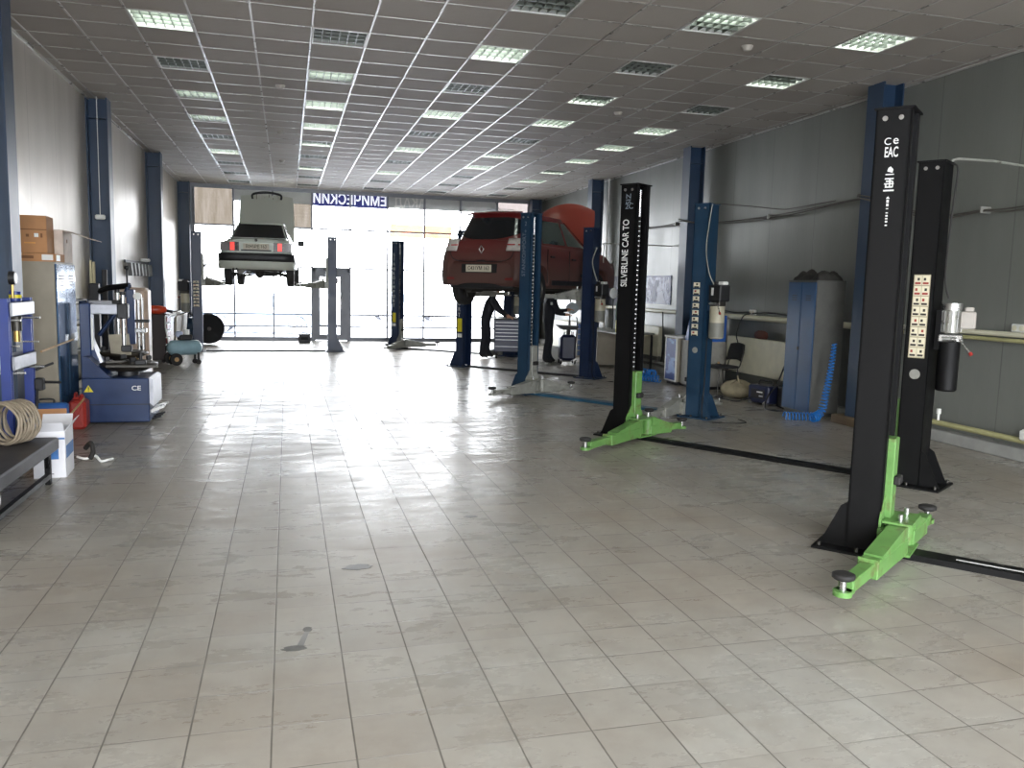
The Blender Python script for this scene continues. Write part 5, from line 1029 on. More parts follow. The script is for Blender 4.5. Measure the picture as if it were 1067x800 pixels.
# ================================================================ along the right wall
def pipe(name, label, y0, y1, z, x, r_=0.03, m=m_cream, brackets=None):
    b = MB(); b.cyl((x, y0, z), (x, y1, z), r_, m, n=16)
    o = thing(name, label, 'pipe', (0, 0, 0)); b.build('pipe_run', o)
    n = max(2, int((y1-y0)/2.2))
    for k in range(n): b = MB(); y = y0+0.3+k*(y1-y0-0.6)/(n-1); b.box(x, XR, y-0.015, y+0.015, z-0.01, z+0.01, m_grey); b.cyl((x, y-0.02, z), (x, y+0.02, z), r_+0.006, m_grey, n=14); b.build('wall_clip', o)
    return o
pipe('heating_pipe', 'upper cream heating pipe along the right wall behind the nearest lifts', 3.5, 9.03, 1.33, 7.50, 0.028)
pipe('heating_pipe', 'lower one of two cream wall pipes behind the motor of the black lift', 3.5, 9.03, 1.265, 7.50, 0.022, mat('olive_cream_pipe', srgb(170, 166, 120), 0.4))
pipe('heating_pipe', 'cream pipe pair along the wall above the big radiator', 9.42, 14.18, 1.29, 7.50, 0.045)
pipe('heating_pipe', 'cream pipe on the wall under the blue and white poster', 14.52, 19.28, 1.28, 7.50, 0.042)
pipe('floor_pipe', 'low cream pipe above the kerb at the right picture edge', 3.5, 9.05, 0.235, 7.43, 0.032, mat('olive_cream_pipe', (0, 0, 0)))
pipe('floor_pipe', 'low grey pipe above the kerb under the small radiator', 14.55, 17.4, 0.22, 7.43, 0.028, m_grey)
b = MB(); b.cyl((7.43, 8.02, 0.26), (7.43, 8.02, 0.34), 0.014, m_white, n=10); b.cyl((7.43, 8.02, 0.34), (7.43, 8.02, 0.40), 0.026, m_white, n=14); tag(b.build('pipe_valve'), 'small white valve standing on the low wall pipe', 'valve')
b = MB(); b.cbox(7.38, 7.47, 6.72, 6.86, 0.24, 0.36, m_white, 0.02); tag(b.build('pipe_joint_box'), 'white fitting on the low wall pipe at the right picture edge', 'fitting')
def radiator(name, label, y0, y1, z0, z1, x=7.42, split=False):
    r_ = thing(name, label, 'radiator', (x, y0, z0)); L_ = y1-y0; H_ = z1-z0
    b = MB(); b.cbox(-0.012, 0.0, 0, L_, 0, H_, m_cream, 0.006); b.cbox(0.06, 0.072, 0, L_, 0, H_, m_cream, 0.006); b.box(0, 0.06, 0.0, 0.02, 0.02, H_-0.02, m_cream); b.box(0, 0.06, L_-0.02, L_, 0.02, H_-0.02, m_cream); b.build('panel', r_)
    b = MB()
    for k in range(int(L_/0.03)): b.box(0.002, 0.058, 0.03+k*0.03, 0.033+k*0.03, 0.03, H_-0.012, m_grey)
    b.build('fins', r_); b = MB(); b.box(0, 0.06, 0, L_, H_-0.012, H_, m_grey) if False else b.cyl((0.03, 0.1, -0.10), (0.03, 0.1, 0.02), 0.012, m_grey, n=8); b.build('feed_pipe', r_)
    b = MB(); b.box(0.07, XR-x-0.002, 0.15, 0.18, 0.1, H_-0.1, m_grey); b.box(0.07, XR-x-0.002, L_-0.18, L_-0.15, 0.1, H_-0.1, m_grey); b.build('wall_bracket', r_)
    return r_
radiator('radiator', 'small cream panel radiator under the blue and white poster', 15.72, 16.95, 0.34, 0.96)
radiator('radiator', 'long cream panel radiator behind the black chair', 10.95, 12.95, 0.36, 0.96)
b = MB(); b.cyl((7.45, 15.66, 1.27), (7.45, 15.62, 0.95), 0.012, m_dark, n=8); b.tube(smooth_pts([(7.45, 15.62, 0.96), (7.46, 15.60, 0.5), (7.45, 15.66, 0.22)]), 0.012, m_dark); tag(b.build('radiator_feed'), 'dark thin feed pipe dropping beside the small radiator', 'pipe')
# poster
m = bpy.data.materials.new('blue_white_print'); m.use_nodes = True; t = NT(m); p_ = t.n['Principled BSDF']; v = t.coord((1, 2.4, 1.7)); n1 = t.noise(v, 2.6, 4, 0.6); n2 = t.noise(v, 9, 3)
cc = t.mix(t.ramp(n1, 0.44, 0.54), c4(srgb(60, 66, 112)), c4(srgb(190, 196, 220))); cc = t.mix(t.ramp(n2, 0.5, 0.66, 0, 0.7), cc, c4(srgb(92, 98, 145))); t.put(p_.inputs['Base Color'], cc); p_.inputs['Roughness'].default_value = 0.5
t_ = thing('wall_poster', 'blue and white printed poster on the right wall above the pipe', 'poster', (XR-0.012, 15.62, 1.42)); b = MB(); b.box(0, 0.012, 0, 1.45, 0, 0.60, m); b.build('poster_sheet', t_)
b = MB(); b.box(-0.003, 0, 0, 1.45, 0.56, 0.60, mat('navy_print', srgb(50, 56, 100), 0.5)); b.prism([(0.75, 0.04), (0.95, 0.04), (0.75, 0.50), (0.62, 0.50)], 'x', -0.003, 0, mat('navy_print', (0, 0, 0))); b.prism([(0.18, 0.0), (0.70, 0.0), (0.60, 0.24), (0.40, 0.28)], 'x', -0.004, 0, mat('white_print', srgb(205, 210, 228), 0.5)); b.box(-0.003, 0, 0.0, 0.05, 0.05, 0.56, mat('navy_print', (0, 0, 0))); b.build('printed_shapes', t_)
# cable bundle sagging along the wall
m_cab = mat('grey_brown_cable', srgb(88, 84, 78), 0.6)
pts = [(7.50, 17.4, 3.07), (7.50, 16.3, 3.03), (7.50, 15.27, 3.02), (7.46, 14.6, 3.04), (7.14, 14.52, 3.04), (7.12, 14.2, 3.0), (7.47, 14.1, 2.96), (7.5, 12.6, 2.92), (7.5, 11.37, 2.93), (7.5, 10.03, 3.0), (7.44, 9.45, 3.0), (7.13, 9.38, 2.98), (7.12, 9.05, 2.9), (7.45, 9.0, 2.80), (7.5, 8.34, 2.66), (7.5, 7.7, 2.68), (7.5, 7.24, 2.66), (7.5, 5.5, 2.75), (7.5, 3.5, 2.70)]
t_ = thing('cable_bundle', 'bundle of grey cables sagging along the right wall round the columns', 'cable')
for k, (dz, dx) in enumerate(((0.017, 0.0), (0.0, 0.01), (-0.017, 0.0))):
    q = [(x+dx-0.004*k, y, z+dz+0.012*math.sin(y*3+k*2)) for x, y, z in pts]; b = MB(); b.tube(smooth_pts(q, 6), 0.008, m_cab, 6); b.build('cable', t_)
for y, z in ((7.7, 2.68), (12.0, 2.92), (15.3, 3.02)): b = MB(); b.cbox(7.46, XR, y-0.012, y+0.012, z-0.03, z+0.045, m_grey, 0.004); b.build('cable_clip', t_)
b = MB(); b.tube([(5.68, 6.22, 2.88), (5.68, 6.22, 2.915), (5.74, 6.22, 2.93), (6.2, 6.3, 2.95), (7.54, 6.9, 3.02), (7.56, 6.6, 3.03), (7.56, 3.6, 3.0)], 0.011, m_grey, 8); tag(b.build('supply_conduit'), 'pale conduit running from the rear black post to the wall', 'conduit')
b = MB(); b.tube(smooth_pts([(5.5, 10.1, 2.87), (6.4, 10.7, 2.93), (7.4, 11.5, 3.0), (7.54, 11.3, 3.02), (7.55, 10.4, 3.04)]), 0.007, m_cab, 8); tag(b.build('supply_cable'), 'thin dark cable from the blue lift post top to the wall', 'cable')
b = MB(); b.tube(smooth_pts([(5.75, 14.75, 2.2), (5.76, 14.75, 2.5), (5.85, 14.75, 2.56), (7.4, 15.5, 2.60), (7.55, 15.5, 2.61), (7.56, 15.0, 2.62)]), 0.011, m_grey, 8); tag(b.build('supply_conduit'), 'grey conduit from the red car lift to the wall', 'conduit')
b = MB(); b.tube([(7.55, 19.18, 0.2), (7.55, 19.18, ZC)], 0.02, m_white, 8); tag(b.build('vertical_conduit'), 'white vertical conduit beside the column behind the red car', 'conduit')
# sockets
for y, z, lab in ((12.45, 1.38, 'white double wall socket above the long radiator'), (7.15, 1.40, 'white wall socket above the pipe at the right picture edge')):
    t_ = thing('wall_socket', lab, 'socket', (XR, y, z)); b = MB(); b.cbox(-0.045, 0, -0.09, 0.09, -0.045, 0.045, m_white, 0.008); b.build('socket_box', t_)
    for q in (-0.045, 0.045): b = MB(); b.cyl((-0.048, q, 0), (-0.044, q, 0), 0.03, m_cream, n=16); b.build('socket_insert', t_)
t_ = thing('extension_cable', 'dark cables hanging from the wall socket over the long radiator', 'cable')
b = MB(); b.tube(smooth_pts([(7.54, 12.45, 1.36), (7.40, 12.46, 1.30), (7.38, 12.6, 1.0), (7.38, 12.5, 0.75), (7.36, 12.75, 0.55), (7.37, 12.8, 0.40)]), 0.010, m_dark, 6); b.build('cable', t_)
b = MB(); b.tube(smooth_pts([(7.54, 12.40, 1.36), (7.52, 11.9, 1.39), (7.52, 11.2, 1.36), (7.5, 10.75, 1.36)]), 0.012, m_dark, 6); b.build('cable', t_)
b = MB(); b.tube(smooth_pts([(7.54, 12.5, 1.38), (7.52, 13.0, 1.36), (7.5, 13.6, 1.42)]), 0.010, m_dark, 6); b.build('cable', t_)
# tall locker
t_ = thing('metal_locker', 'tall two door locker with blue doors and grey side by the right wall', 'locker', (6.98, 9.90, 0)); m_lb = mat('blue_locker_door', srgb(30, 74, 116), 0.35, 0, 0.12, 2); m_lg = mat('dark_grey_locker_side', srgb(88, 88, 84), 0.5)
b = MB(); b.cbox(0.015, 0.47, 0, 0.66, 0.05, 1.88, m_lg, 0.004); b.box(0.04, 0.45, 0.02, 0.64, 0, 0.05, m_lg); b.cbox(0.0, 0.47, -0.005, 0.665, 1.88, 1.90, m_lg, 0.003); b.build('locker_body', t_)
for y in (0.012, 0.336):
    b = MB(); b.cbox(0.0, 0.016, y, y+0.312, 0.07, 1.87, m_lb, 0.003); d_ = b.build('door', t_)
    b = MB()
    for k in range(3): b.box(-0.003, 0, y+0.10, y+0.21, 1.62+k*0.03, 1.63+k*0.03, m_dark)
    b.build('vent_slots', d_)
b = MB(); b.cbox(-0.02, 0, 0.31, 0.34, 0.92, 0.97, m_dark, 0.004); b.build('lock', t_)
# rags and parts on top
b = MB(); m_rag = mat('dark_rag', srgb(52, 50, 46), 0.85, 0, 0.3, 9, bump=0.5)
b.grid(lambda u, v: (0.40*(v-0.5), 0.62*(u-0.5), max(0, 0.10+0.07*math.sin(7*u+1)+0.05*math.sin(13*u+5*v)+0.03*math.sin(21*v+9*u))*math.sin(PI*u)**0.35*math.sin(PI*v)**0.35), 36, 20, m_rag); tag(b.build('rag_heap', loc=(7.22, 10.22, 1.901)), 'heap of dark rags and parts on top of the right locker', 'rags')
# blue coil hoses
def coil_hose(name, label, path, rr, turns, loc, wire=0.009):
    P_ = smooth_pts(path, 12); L_ = [0]
    for a, b_ in zip(P_, P_[1:]): L_.append(L_[-1]+(b_-a).length)
    N = turns*14; pts_ = []
    for i in range(N+1):
        s_ = L_[-1]*i/N; k = max(j for j in range(len(L_)) if L_[j] <= s_+1e-9); k = min(k, len(P_)-2); f = (s_-L_[k])/max(1e-6, L_[k+1]-L_[k]); c_ = P_[k].lerp(P_[k+1], min(1, f)); d = (P_[k+1]-P_[k]).normalized()
        a = d.cross(Vector((0.3, 0.2, 1))).normalized(); b_ = d.cross(a); th = 2*PI*i/14; r_ = rr(s_/L_[-1]) if callable(rr) else rr; pts_.append(c_+(a*math.cos(th)+b_*math.sin(th))*r_)
    b = MB(); b.tube(pts_, wire, m_bluep, 6); return tag(b.build(name, loc=loc), label, 'hose', 'blue spiral air hoses')
coil_hose('spiral_air_hose', 'bright blue spiral air hose hanging by the locker to the floor', [(7.12, 9.62, 1.05), (7.09, 9.62, 0.7), (7.02, 9.60, 0.35), (6.98, 9.62, 0.12), (6.80, 9.55, 0.06), (6.92, 9.62, 0.06), (6.70, 9.72, 0.055), (6.52, 9.78, 0.055)], lambda s: 0.028+0.026*min(1, s*1.6), 40, (0, 0, 0), 0.008)
coil_hose('spiral_air_hose', 'bright blue spiral air hose coiled on the floor by the patterned cabinet', [(6.66, 14.0, 0.075), (6.55, 14.15, 0.078), (6.42, 14.35, 0.08), (6.45, 14.65, 0.08), (6.65, 14.75, 0.08), (6.78, 14.55, 0.12), (6.62, 14.42, 0.15), (6.52, 14.6, 0.16)], 0.062, 28, (0, 0, 0), 0.010)
# cabinet with blue patterned front and white worktop
t_ = thing('base_cabinet', 'low grey cabinet with blue patterned door and white worktop', 'cabinet', (6.80, 13.62, 0)); m = bpy.data.materials.new('blue_wave_print'); m.use_nodes = True; t = NT(m); p_ = t.n['Principled BSDF']; wv = t.node('ShaderNodeTexWave'); t.put(wv.inputs['Vector'], t.coord((1, 1, 2.2))); wv.inputs['Scale'].default_value = 2.5; wv.inputs['Distortion'].default_value = 6; t.put(p_.inputs['Base Color'], t.mix(t.ramp(wv.outputs[1], 0.3, 0.7), c4(srgb(30, 66, 138)), c4(srgb(92, 132, 195)))); p_.inputs['Roughness'].default_value = 0.3
b = MB(); b.cbox(0, 0.62, 0, 0.46, 0.06, 0.86, m_beige, 0.004); b.box(0.03, 0.60, 0.02, 0.44, 0, 0.06, m_dark); b.build('cabinet_body', t_)
b = MB(); b.box(-0.015, 0, 0.03, 0.43, 0.09, 0.84, m); d_ = b.build('door', t_); b = MB(); b.box(-0.018, 0.0, 0.0, 0.03, 0.06, 0.86, m_white); b.box(-0.018, 0.0, 0.43, 0.46, 0.06, 0.86, m_white); b.box(-0.018, 0.0, 0.03, 0.43, 0.06, 0.09, m_white); b.build('door_frame', d_)
b = MB(); b.cbox(-0.03, 0.64, -0.02, 0.50, 0.86, 0.89, m_white, 0.005); b.build('worktop', t_)
b = MB(); b.lathe([(0, 0), (0.07, 0.0), (0.09, 0.03), (0.08, 0.09), (0.03, 0.11), (0, 0.11)], mat('rusty_red_part', srgb(120, 50, 36), 0.6), 16); tag(b.build('brake_part', loc=(7.22, 13.80, 0.89)), 'rusty red part lying on the white worktop', 'part')
# grey cabinet, blue box, chair
t_ = thing('base_cabinet', 'low pale grey cabinet carrying a blue box behind the black chair', 'cabinet', (6.86, 12.98, 0)); m_pg = mat('pale_grey_laminate', srgb(150, 148, 140), 0.5)
b = MB(); b.cbox(0, 0.56, 0, 0.60, 0.05, 0.84, m_pg, 0.004); b.box(0.03, 0.54, 0.02, 0.58, 0, 0.05, m_dark); b.build('cabinet_body', t_); b = MB(); b.box(0.02, 0.54, -0.012, 0, 0.07, 0.83, m_pg); b.build('door', t_); b = MB(); b.box(-0.012, 0, 0.02, 0.58, 0.07, 0.83, m_pg); b.build('door', t_)
t_ = thing('plastic_bin', 'blue sloped plastic cover standing on the pale grey cabinet', 'bin', (7.05, 13.0, 0.84)); b = MB(); b.prism([(-0.17, 0.0), (0.36, 0.0), (0.36, 0.46), (-0.08, 0.46)], 'y', 0, 0.5, mat('mid_blue_plastic', srgb(40, 92, 170), 0.35)); b.build('cover', t_); b = MB(); b.prism([(0.10, 0.12), (0.16, 0.12), (0.18, 0.32), (0.12, 0.34)], 'y', -0.004, 0, mat('mint_label', srgb(150, 200, 190), 0.5)); b.build('label_strip', t_)
t_ = thing('stacking_chair', 'black office chair with a tubular frame in front of the long radiator', 'chair', (7.02, 12.42, 0), R(185)); m_seat = mat('black_upholstery', srgb(28, 28, 29), 0.7)
b = MB(); b.grid(lambda u, v: (0.23*(2*u-1)*(1-0.08*abs(2*v-1)**3), 0.23*(2*v-1)*(1-0.08*abs(2*u-1)**3), 0.45+0.02*math.sin(PI*u)*math.sin(PI*v)), 10, 10, m_seat); b.build('seat', t_, solid=-0.035)
b = MB(); b.grid(lambda u, v: (-0.26-0.06*v-0.04*math.sin(PI*u), 0.21*(2*u-1)*(1-0.12*v**4), 0.58+0.28*v-0.02*(2*u-1)**2), 12, 8, m_seat); b.build('backrest', t_, solid=0.03)
for s_ in (-1, 1):
    b = MB(); b.tube(smooth_pts([(0.20, s_*0.22, 0.0), (0.17, s_*0.215, 0.42), (0.10, s_*0.215, 0.435)]), 0.011, m_dsteel, 8); b.build('leg', t_)
    b = MB(); b.tube(smooth_pts([(-0.24, s_*0.22, 0.0), (-0.18, s_*0.215, 0.42), (-0.22, s_*0.215, 0.50), (-0.29, s_*0.205, 0.72)]), 0.011, m_dsteel, 8); b.build('leg', t_)
b = MB(); b.cyl((0, -0.20, 0.438), (0, 0.20, 0.438), 0.01, m_dsteel, n=8); b.tube([(-0.18, -0.21, 0.43), (0.12, -0.21, 0.43)], 0.01, m_dsteel, 6); b.tube([(-0.18, 0.21, 0.43), (0.12, 0.21, 0.43)], 0.01, m_dsteel, 6); b.build('seat_frame', t_)
b = MB(); b.cbox(-0.04, 0.04, -0.05, 0.05, 0, 0.04, m_dark, 0.01); b.cyl((0, 0, 0.04), (0, 0, 0.07), 0.02, m_wood, n=10); tag(b.build('small_tool', loc=(6.98, 12.44, 0.475)), 'small dark tool lying on the seat of the black chair', 'tool')
# sack and welding box on the floor
b = MB(); m_sack = mat('dirty_sackcloth', srgb(150, 140, 115), 0.9, 0, 0.2, 6, bump=0.6)
def blob(sx, sy, sz, amp, sd_):
    return lambda u, v: (lambda th, ph: (sx*math.cos(th)*math.cos(ph)*(1+amp*math.sin(3*th+sd_)+amp*0.6*math.sin(5*th+4*ph)), sy*math.sin(th)*math.cos(ph)*(1+amp*math.cos(4*th+sd_)), max(0.0, sz*(0.55+0.6*math.sin(ph))*(1+amp*math.sin(5*th+2*ph)))))(2*PI*u, PI*(v-0.5))
b.grid(blob(0.26, 0.30, 0.24, 0.08, 1.0), 36, 18, m_sack); b.tube(smooth_pts([(-0.12, -0.12, 0.24), (-0.05, -0.02, 0.34), (0.1, 0.1, 0.32), (0.16, 0.14, 0.22)]), 0.018, m_sack, 8); tag(b.build('sack', loc=(7.10, 11.98, 0.0), rot=(0, 0, R(20)), weld=True), 'dirty beige sack lying on the floor below the long radiator', 'sack')
t_ = thing('welding_machine', 'dark blue box machine with cables on the floor right of the sack', 'machine', (7.12, 11.20, 0), R(12)); m_nv = mat('navy_case', srgb(34, 40, 68), 0.4)
b = MB(); b.cbox(-0.16, 0.16, -0.22, 0.22, 0.03, 0.30, m_nv, 0.02); b.box(-0.165, -0.16, -0.14, 0.14, 0.10, 0.24, m_dark); b.box(-0.168, -0.165, -0.10, 0.02, 0.19, 0.21, m_white); b.box(-0.168, -0.165, -0.11, -0.03, 0.13, 0.15, m_silver); b.build('machine_case', t_)
b = MB(); b.tube(smooth_pts([(0, -0.15, 0.30), (0, -0.12, 0.36), (0, 0.12, 0.36), (0, 0.15, 0.30)]), 0.013, m_dark); b.build('handle', t_)
for y in (-0.16, 0.16): b = MB(); b.cyl((-0.17, y, 0.035), (0.17, y, 0.035), 0.035, m_steel, n=12); b.build('foot_roller', t_)
b = MB(); b.tube(smooth_pts([(6.93, 11.3, 0.10), (6.80, 11.5, 0.012), (6.72, 11.9, 0.012), (6.75, 12.3, 0.012), (6.85, 12.6, 0.012)]), 0.012, m_dark, 6); tag(b.build('floor_cable'), 'black cable lying on the floor before the sack', 'cable')
b = MB(); b.tube(smooth_pts([(7.25, 10.75, 0.95), (7.18, 10.85, 0.60), (7.12, 10.92, 0.33), (6.95, 10.88, 0.15), (6.82, 10.72, 0.014), (6.84, 10.5, 0.014), (6.95, 10.42, 0.016)]), 0.013, m_dark, 6); tag(b.build('welding_cable'), 'black thick cable running down beside the blue locker', 'cable')
b = MB(); b.cbox(7.12, 7.34, 10.70, 10.90, 0, 0.34, m_dark, 0.02); b.cyl((7.23, 10.8, 0.34), (7.23, 10.8, 0.42), 0.05, m_dark, n=14); tag(b.build('dark_canister'), 'dark canister between the navy machine and the blue locker', 'canister')
b = MB(); b.lathe([(0, 0.0), (0.16, 0.0), (0.2, 0.04), (0.18, 0.10), (0.1, 0.13), (0, 0.135)], mat('brown_leather', srgb(92, 52, 42), 0.7, bump=0.3), 20, Tm((0, 0, 0), (0, 0, 0), (0.22, 1, 1))); tag(b.build('leather_cushion', loc=(7.45, 11.95, 0.965)), 'brown leather bag lying on top of the long radiator', 'bag')
# workbench behind the red car lift
t_ = thing('workbench', 'grey workbench against the wall behind the right post of the red car lift', 'workbench', (6.55, 15.98, 0)); 
b = MB(); b.cbox(0, 0.86, 0, 0.06, 0, 0.78, m_beige, 0.004) if False else b.cbox(0.0, 0.80, 1.0, 1.94, 0.05, 0.78, m_beige, 0.004); b.build('cabinet_body', t_); b = MB(); b.cbox(-0.02, 0.82, -0.15, 1.96, 0.78, 0.82, m_grey, 0.006); b.build('worktop', t_)
for x in (0.02, 0.76): b = MB(); b.box(x, x+0.04, -0.12, -0.08, 0, 0.78, m_dark); b.build('leg', t_)
b = MB(); b.cbox(0.0, 0.6, 0.0, 0.04, 0, 0.62, m_cream, 0.02); tag(b.build('display_board', loc=(6.62, 16.15, 0.82)), 'greenish grey screen standing on the grey workbench', 'screen'); bpy.data.objects['display_board'].data.materials[0] = mat('dull_green_screen', srgb(110, 130, 122), 0.3)
b = MB(); b.lathe([(0, 0), (0.06, 0), (0.065, 0.02), (0.065, 0.24), (0.03, 0.30), (0.03, 0.34), (0, 0.34)], m_yellow, 18); tag(b.build('yellow_bottle', loc=(6.64, 16.02, 0.82)), 'tall yellow bottle standing on the grey workbench', 'bottle')
t_ = thing('work_stool', 'round red seated stool before the grey workbench', 'stool', (6.72, 15.45, 0)); b = MB(); b.lathe([(0, 0.47), (0.16, 0.47), (0.18, 0.49), (0.17, 0.525), (0, 0.535)], mat('red_stool_seat', srgb(170, 44, 48), 0.5), 24); b.build('seat', t_)
for k in range(3): a = k*2*PI/3+0.5; b = MB(); b.tube([(0.10*math.cos(a), 0.10*math.sin(a), 0.47), (0.2*math.cos(a), 0.2*math.sin(a), 0.0)], 0.013, m_dark, 8); b.build('leg', t_)
t_ = thing('wall_lamp', 'white round lamp on an arm against the dark board, right of red car', 'lamp', (7.02, 17.3, 1.62)); b = MB(); b.lathe([(0, -0.03), (0.11, -0.02), (0.12, 0.0), (0.11, 0.02), (0, 0.03)], m_white, 24, Tm((0, 0, 0), (R(90), 0, R(25)))); b.build('lamp_head', t_); b = MB(); b.cyl((0, 0.02, -0.10), (0, 0.02, -0.80), 0.014, m_dark, n=8); b.build('lamp_arm', t_)
b = MB(); b.box(XR-0.04, XR-0.005, 17.35, 20.0, 1.30, 2.02, mat('dark_pegboard', srgb(78, 80, 92), 0.6)); tag(b.build('pegboard'), 'dark grey board fixed to the wall behind the red car', 'board')
# far right: pale drawer tower, white partition, light stand
t_ = thing('drawer_tower', 'pale blue and white drawer tower beside the right post, behind the red car', 'drawers', (6.98, 19.55, 0)); m_wd = mat('pale_blue_drawer', srgb(130, 160, 215), 0.5); b = MB(); b.cbox(0, 0.36, 0, 0.45, 0.0, 0.86, m_white, 0.01); b.build('tower_body', t_)
for k in range(6): b = MB(); b.cbox(0.03, 0.33, -0.015, 0, 0.04+k*0.135, 0.15+k*0.135, m_wd, 0.004); b.build('drawer', t_)
t_ = thing('tool_trolley', 'navy tool trolley with silver edged drawers before the leaning person', 'tool trolley', (5.16, 19.02, 0), R(-14)); m_trl = mat('navy_trolley', srgb(26, 32, 62), 0.35)
b = MB(); b.cbox(-0.42, 0.42, 0, 0.46, 0.16, 0.93, m_trl, 0.012); b.box(-0.44, 0.44, -0.02, 0.48, 0.93, 0.96, m_dark); b.build('trolley_body', t_)
for k in range(7):
    z = 0.86-k*0.082-(0.08 if k == 6 else 0); b = MB(); b.cbox(-0.40, 0.22, -0.02, 0, z-0.06, z+0.012, m_trl, 0.004); d_ = b.build('drawer', t_); b = MB(); b.box(-0.39, 0.21, -0.028, -0.02, z-0.007, z+0.008, m_silver); b.build('pull_strip', d_)
for x in (-0.36, 0.36):
    for y in (0.06, 0.40): b = MB(); b.cyl((x-0.02, y, 0.065), (x+0.02, y, 0.065), 0.065, m_rubber, n=16); b.box(x-0.028, x+0.028, y-0.02, y+0.02, 0.07, 0.16, m_dark); b.build('castor', t_)
b = MB(); b.cyl((0, 0, 0), (0, 0, 0.10), 0.035, m_silver, n=14); b.cyl((0, 0, 0.10), (0, 0, 0.16), 0.008, m_silver, n=8); b.lathe([(0, 0.16), (0.03, 0.16), (0.0, 0.20)], m_silver, 12); tag(b.build('oil_can', loc=(5.42, 18.92, 0.96)), 'small silver oil can on the navy tool trolley', 'oil can')
for x, y, ln, an, lab in ((5.0, 19.2, 0.22, 20, 'steel spanner lying left on the navy tool trolley'), (5.15, 19.1, 0.2, 70, 'steel ratchet lying in the middle of the navy tool trolley'), (5.22, 19.3, 0.16, -30, 'short steel socket bar at the rear of the navy tool trolley')):
    b = MB(); b.cyl((-ln/2, 0, 0.012), (ln/2, 0, 0.012), 0.01, m_steel, n=8); b.cyl((ln/2, 0, 0), (ln/2, 0, 0.024), 0.02, m_steel, n=12); tag(b.build('hand_tool', loc=(x, y, 0.96), rot=(0, 0, R(an))), lab, 'hand tool')
t_ = thing('oil_drainer', 'dark wheeled oil drainer tank with a tray beside the standing person', 'oil drainer', (6.12, 17.75, 0), R(-8))
b = MB(); b.cbox(-0.18, 0.18, -0.16, 0.16, 0.09, 0.66, m_trl, 0.05); b.build('tank', t_)
b = MB(); b.cyl((0.0, 0, 0.66), (0.0, 0, 0.80), 0.03, m_dsteel, n=12); b.prism([(-0.26, 0.88), (0.22, 0.86), (0.16, 0.78), (-0.14, 0.78)], 'y', -0.2, 0.2, m_dark); b.build('drain_tray', t_)
b = MB(); b.cyl((0.1, -0.05, 0.66), (0.1, -0.05, 0.74), 0.03, m_steel, n=12); b.cyl((-0.06, 0.06, 0.66), (-0.06, 0.06, 0.73), 0.025, m_white, n=12); b.tube(smooth_pts([(0.19, 0.1, 0.3), (0.23, 0.1, 0.7), (0.23, 0.1, 1.0), (0.2, 0.1, 1.05)]), 0.014, m_dark); b.build('fittings', t_)
for x in (-0.16, 0.16):
    for y in (-0.13, 0.13): b = MB(); b.cyl((x-0.015, y, 0.05), (x+0.015, y, 0.05), 0.05, m_rubber, n=14); b.box(x-0.02, x+0.02, y-0.015, y+0.015, 0.05, 0.11, m_steel); b.build('castor', t_)
b = MB(); b.grid(lambda u, v: (0.15*math.sin(PI*v)*math.cos(2*PI*u), 0.03*math.sin(2*PI*u), 0.13*math.cos(PI*v)), 16, 10, mat('clear_bottle_plastic', srgb(190, 200, 205), 0.2)); tag(b.build('plastic_funnel', loc=(6.25, 17.86, 1.26)), 'pale plastic funnel held up by the person at the drainer', 'funnel')
b = MB(); b.cbox(-0.16, 0.16, -0.14, 0.14, 0, 0.36, m_white, 0.05); tag(b.build('white_canister', loc=(5.98, 18.35, 0)), 'white canister on the floor behind the oil drainer', 'canister')
t_ = thing('lamp_stand', 'thin black inspection lamp stand between drainer and drawer tower', 'lamp stand', (6.42, 18.5, 0))
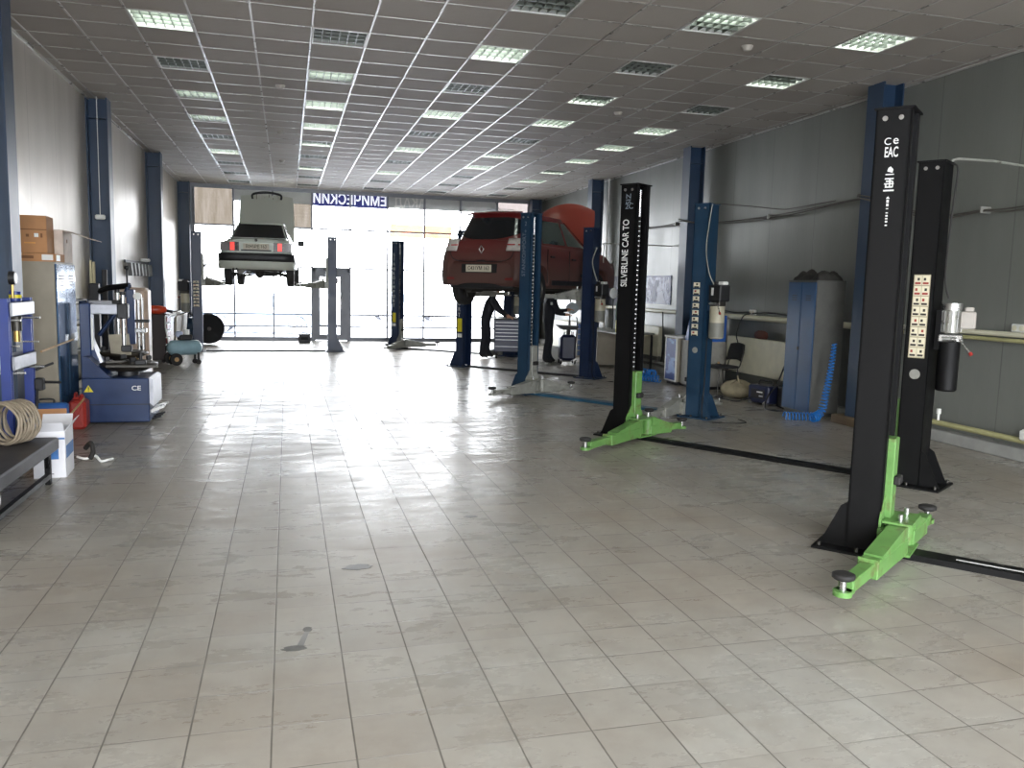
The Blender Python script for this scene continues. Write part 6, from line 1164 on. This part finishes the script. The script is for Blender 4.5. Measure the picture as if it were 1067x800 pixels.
b = MB(); b.cyl((0, 0, 0.02), (0, 0, 1.62), 0.016, m_dark, n=10); b.build('pole', t_); b = MB(); b.lathe([(0, 0), (0.2, 0), (0.2, 0.015), (0.05, 0.03), (0, 0.03)], m_dark, 20); b.build('base', t_); b = MB(); b.cbox(-0.16, 0.16, -0.06, 0.06, 1.62, 1.67, m_dark, 0.01); b.box(-0.14, 0.14, -0.05, 0.05, 1.612, 1.62, m_white); b.build('lamp_head', t_); b = MB(); b.cyl((0, 0, 0.35), (0, 0, 0.95), 0.028, m_dark, n=12); b.build('grip', t_)
t_ = thing('wall_cabinet', 'white wall cupboard row in the far right corner beyond the red car', 'cupboard', (7.2, 20.6, 0)); b = MB(); b.cbox(0, 0.39, 0, 1.6, 0.0, 0.82, m_cream, 0.006); b.build('base_unit', t_); b = MB(); b.cbox(0.1, 0.40, 0, 1.6, 1.15, 1.95, m_white, 0.006); b.build('upper_unit', t_)
# anchor stains on the floor are flat marks
m_stain = mat('dark_oil_stain', srgb(88, 86, 82), 0.35, 0, 0.3, 25)
for x, y, sx, sy, an, lab in ((0.40, 4.92, 0.085, 0.05, 5, 'dark oval oil stain on the tiles in front of the camera'), (1.31, 5.88, 0.05, 0.03, 0, 'small dark stain on the tiles right of the centre line')):
    b = MB(); n = 26; pp = [(sx*math.cos(2*PI*i/n)*(1+0.16*math.sin(5*i)+0.1*math.cos(3*i)), sy*math.sin(2*PI*i/n)*(1+0.14*math.cos(4*i))) for i in range(n)]; b.prism(pp, 'z', 0.0, 0.0012, m_stain); tag(b.build('floor_stain', loc=(x, y, 0.0), rot=(0, 0, R(an))), lab, 'stain')
b = MB()
for (x, y, sx, sy) in ((0.02, 3.84, 0.055, 0.032), (0.085, 4.05, 0.022, 0.03)): b.prism([(x+sx*math.cos(2*PI*i/20)*(1+0.2*math.sin(4*i)), y+sy*math.sin(2*PI*i/20)) for i in range(20)], 'z', 0, 0.0012, m_stain)
b.prism([(0.03, 3.86), (0.075, 4.04), (0.095, 4.03), (0.06, 3.85)], 'z', 0, 0.001, mat('pale_grey_smear', srgb(120, 120, 116), 0.4)); tag(b.build('shoe_print'), 'dark shoe print shaped smear on the tiles near the camera', 'stain')
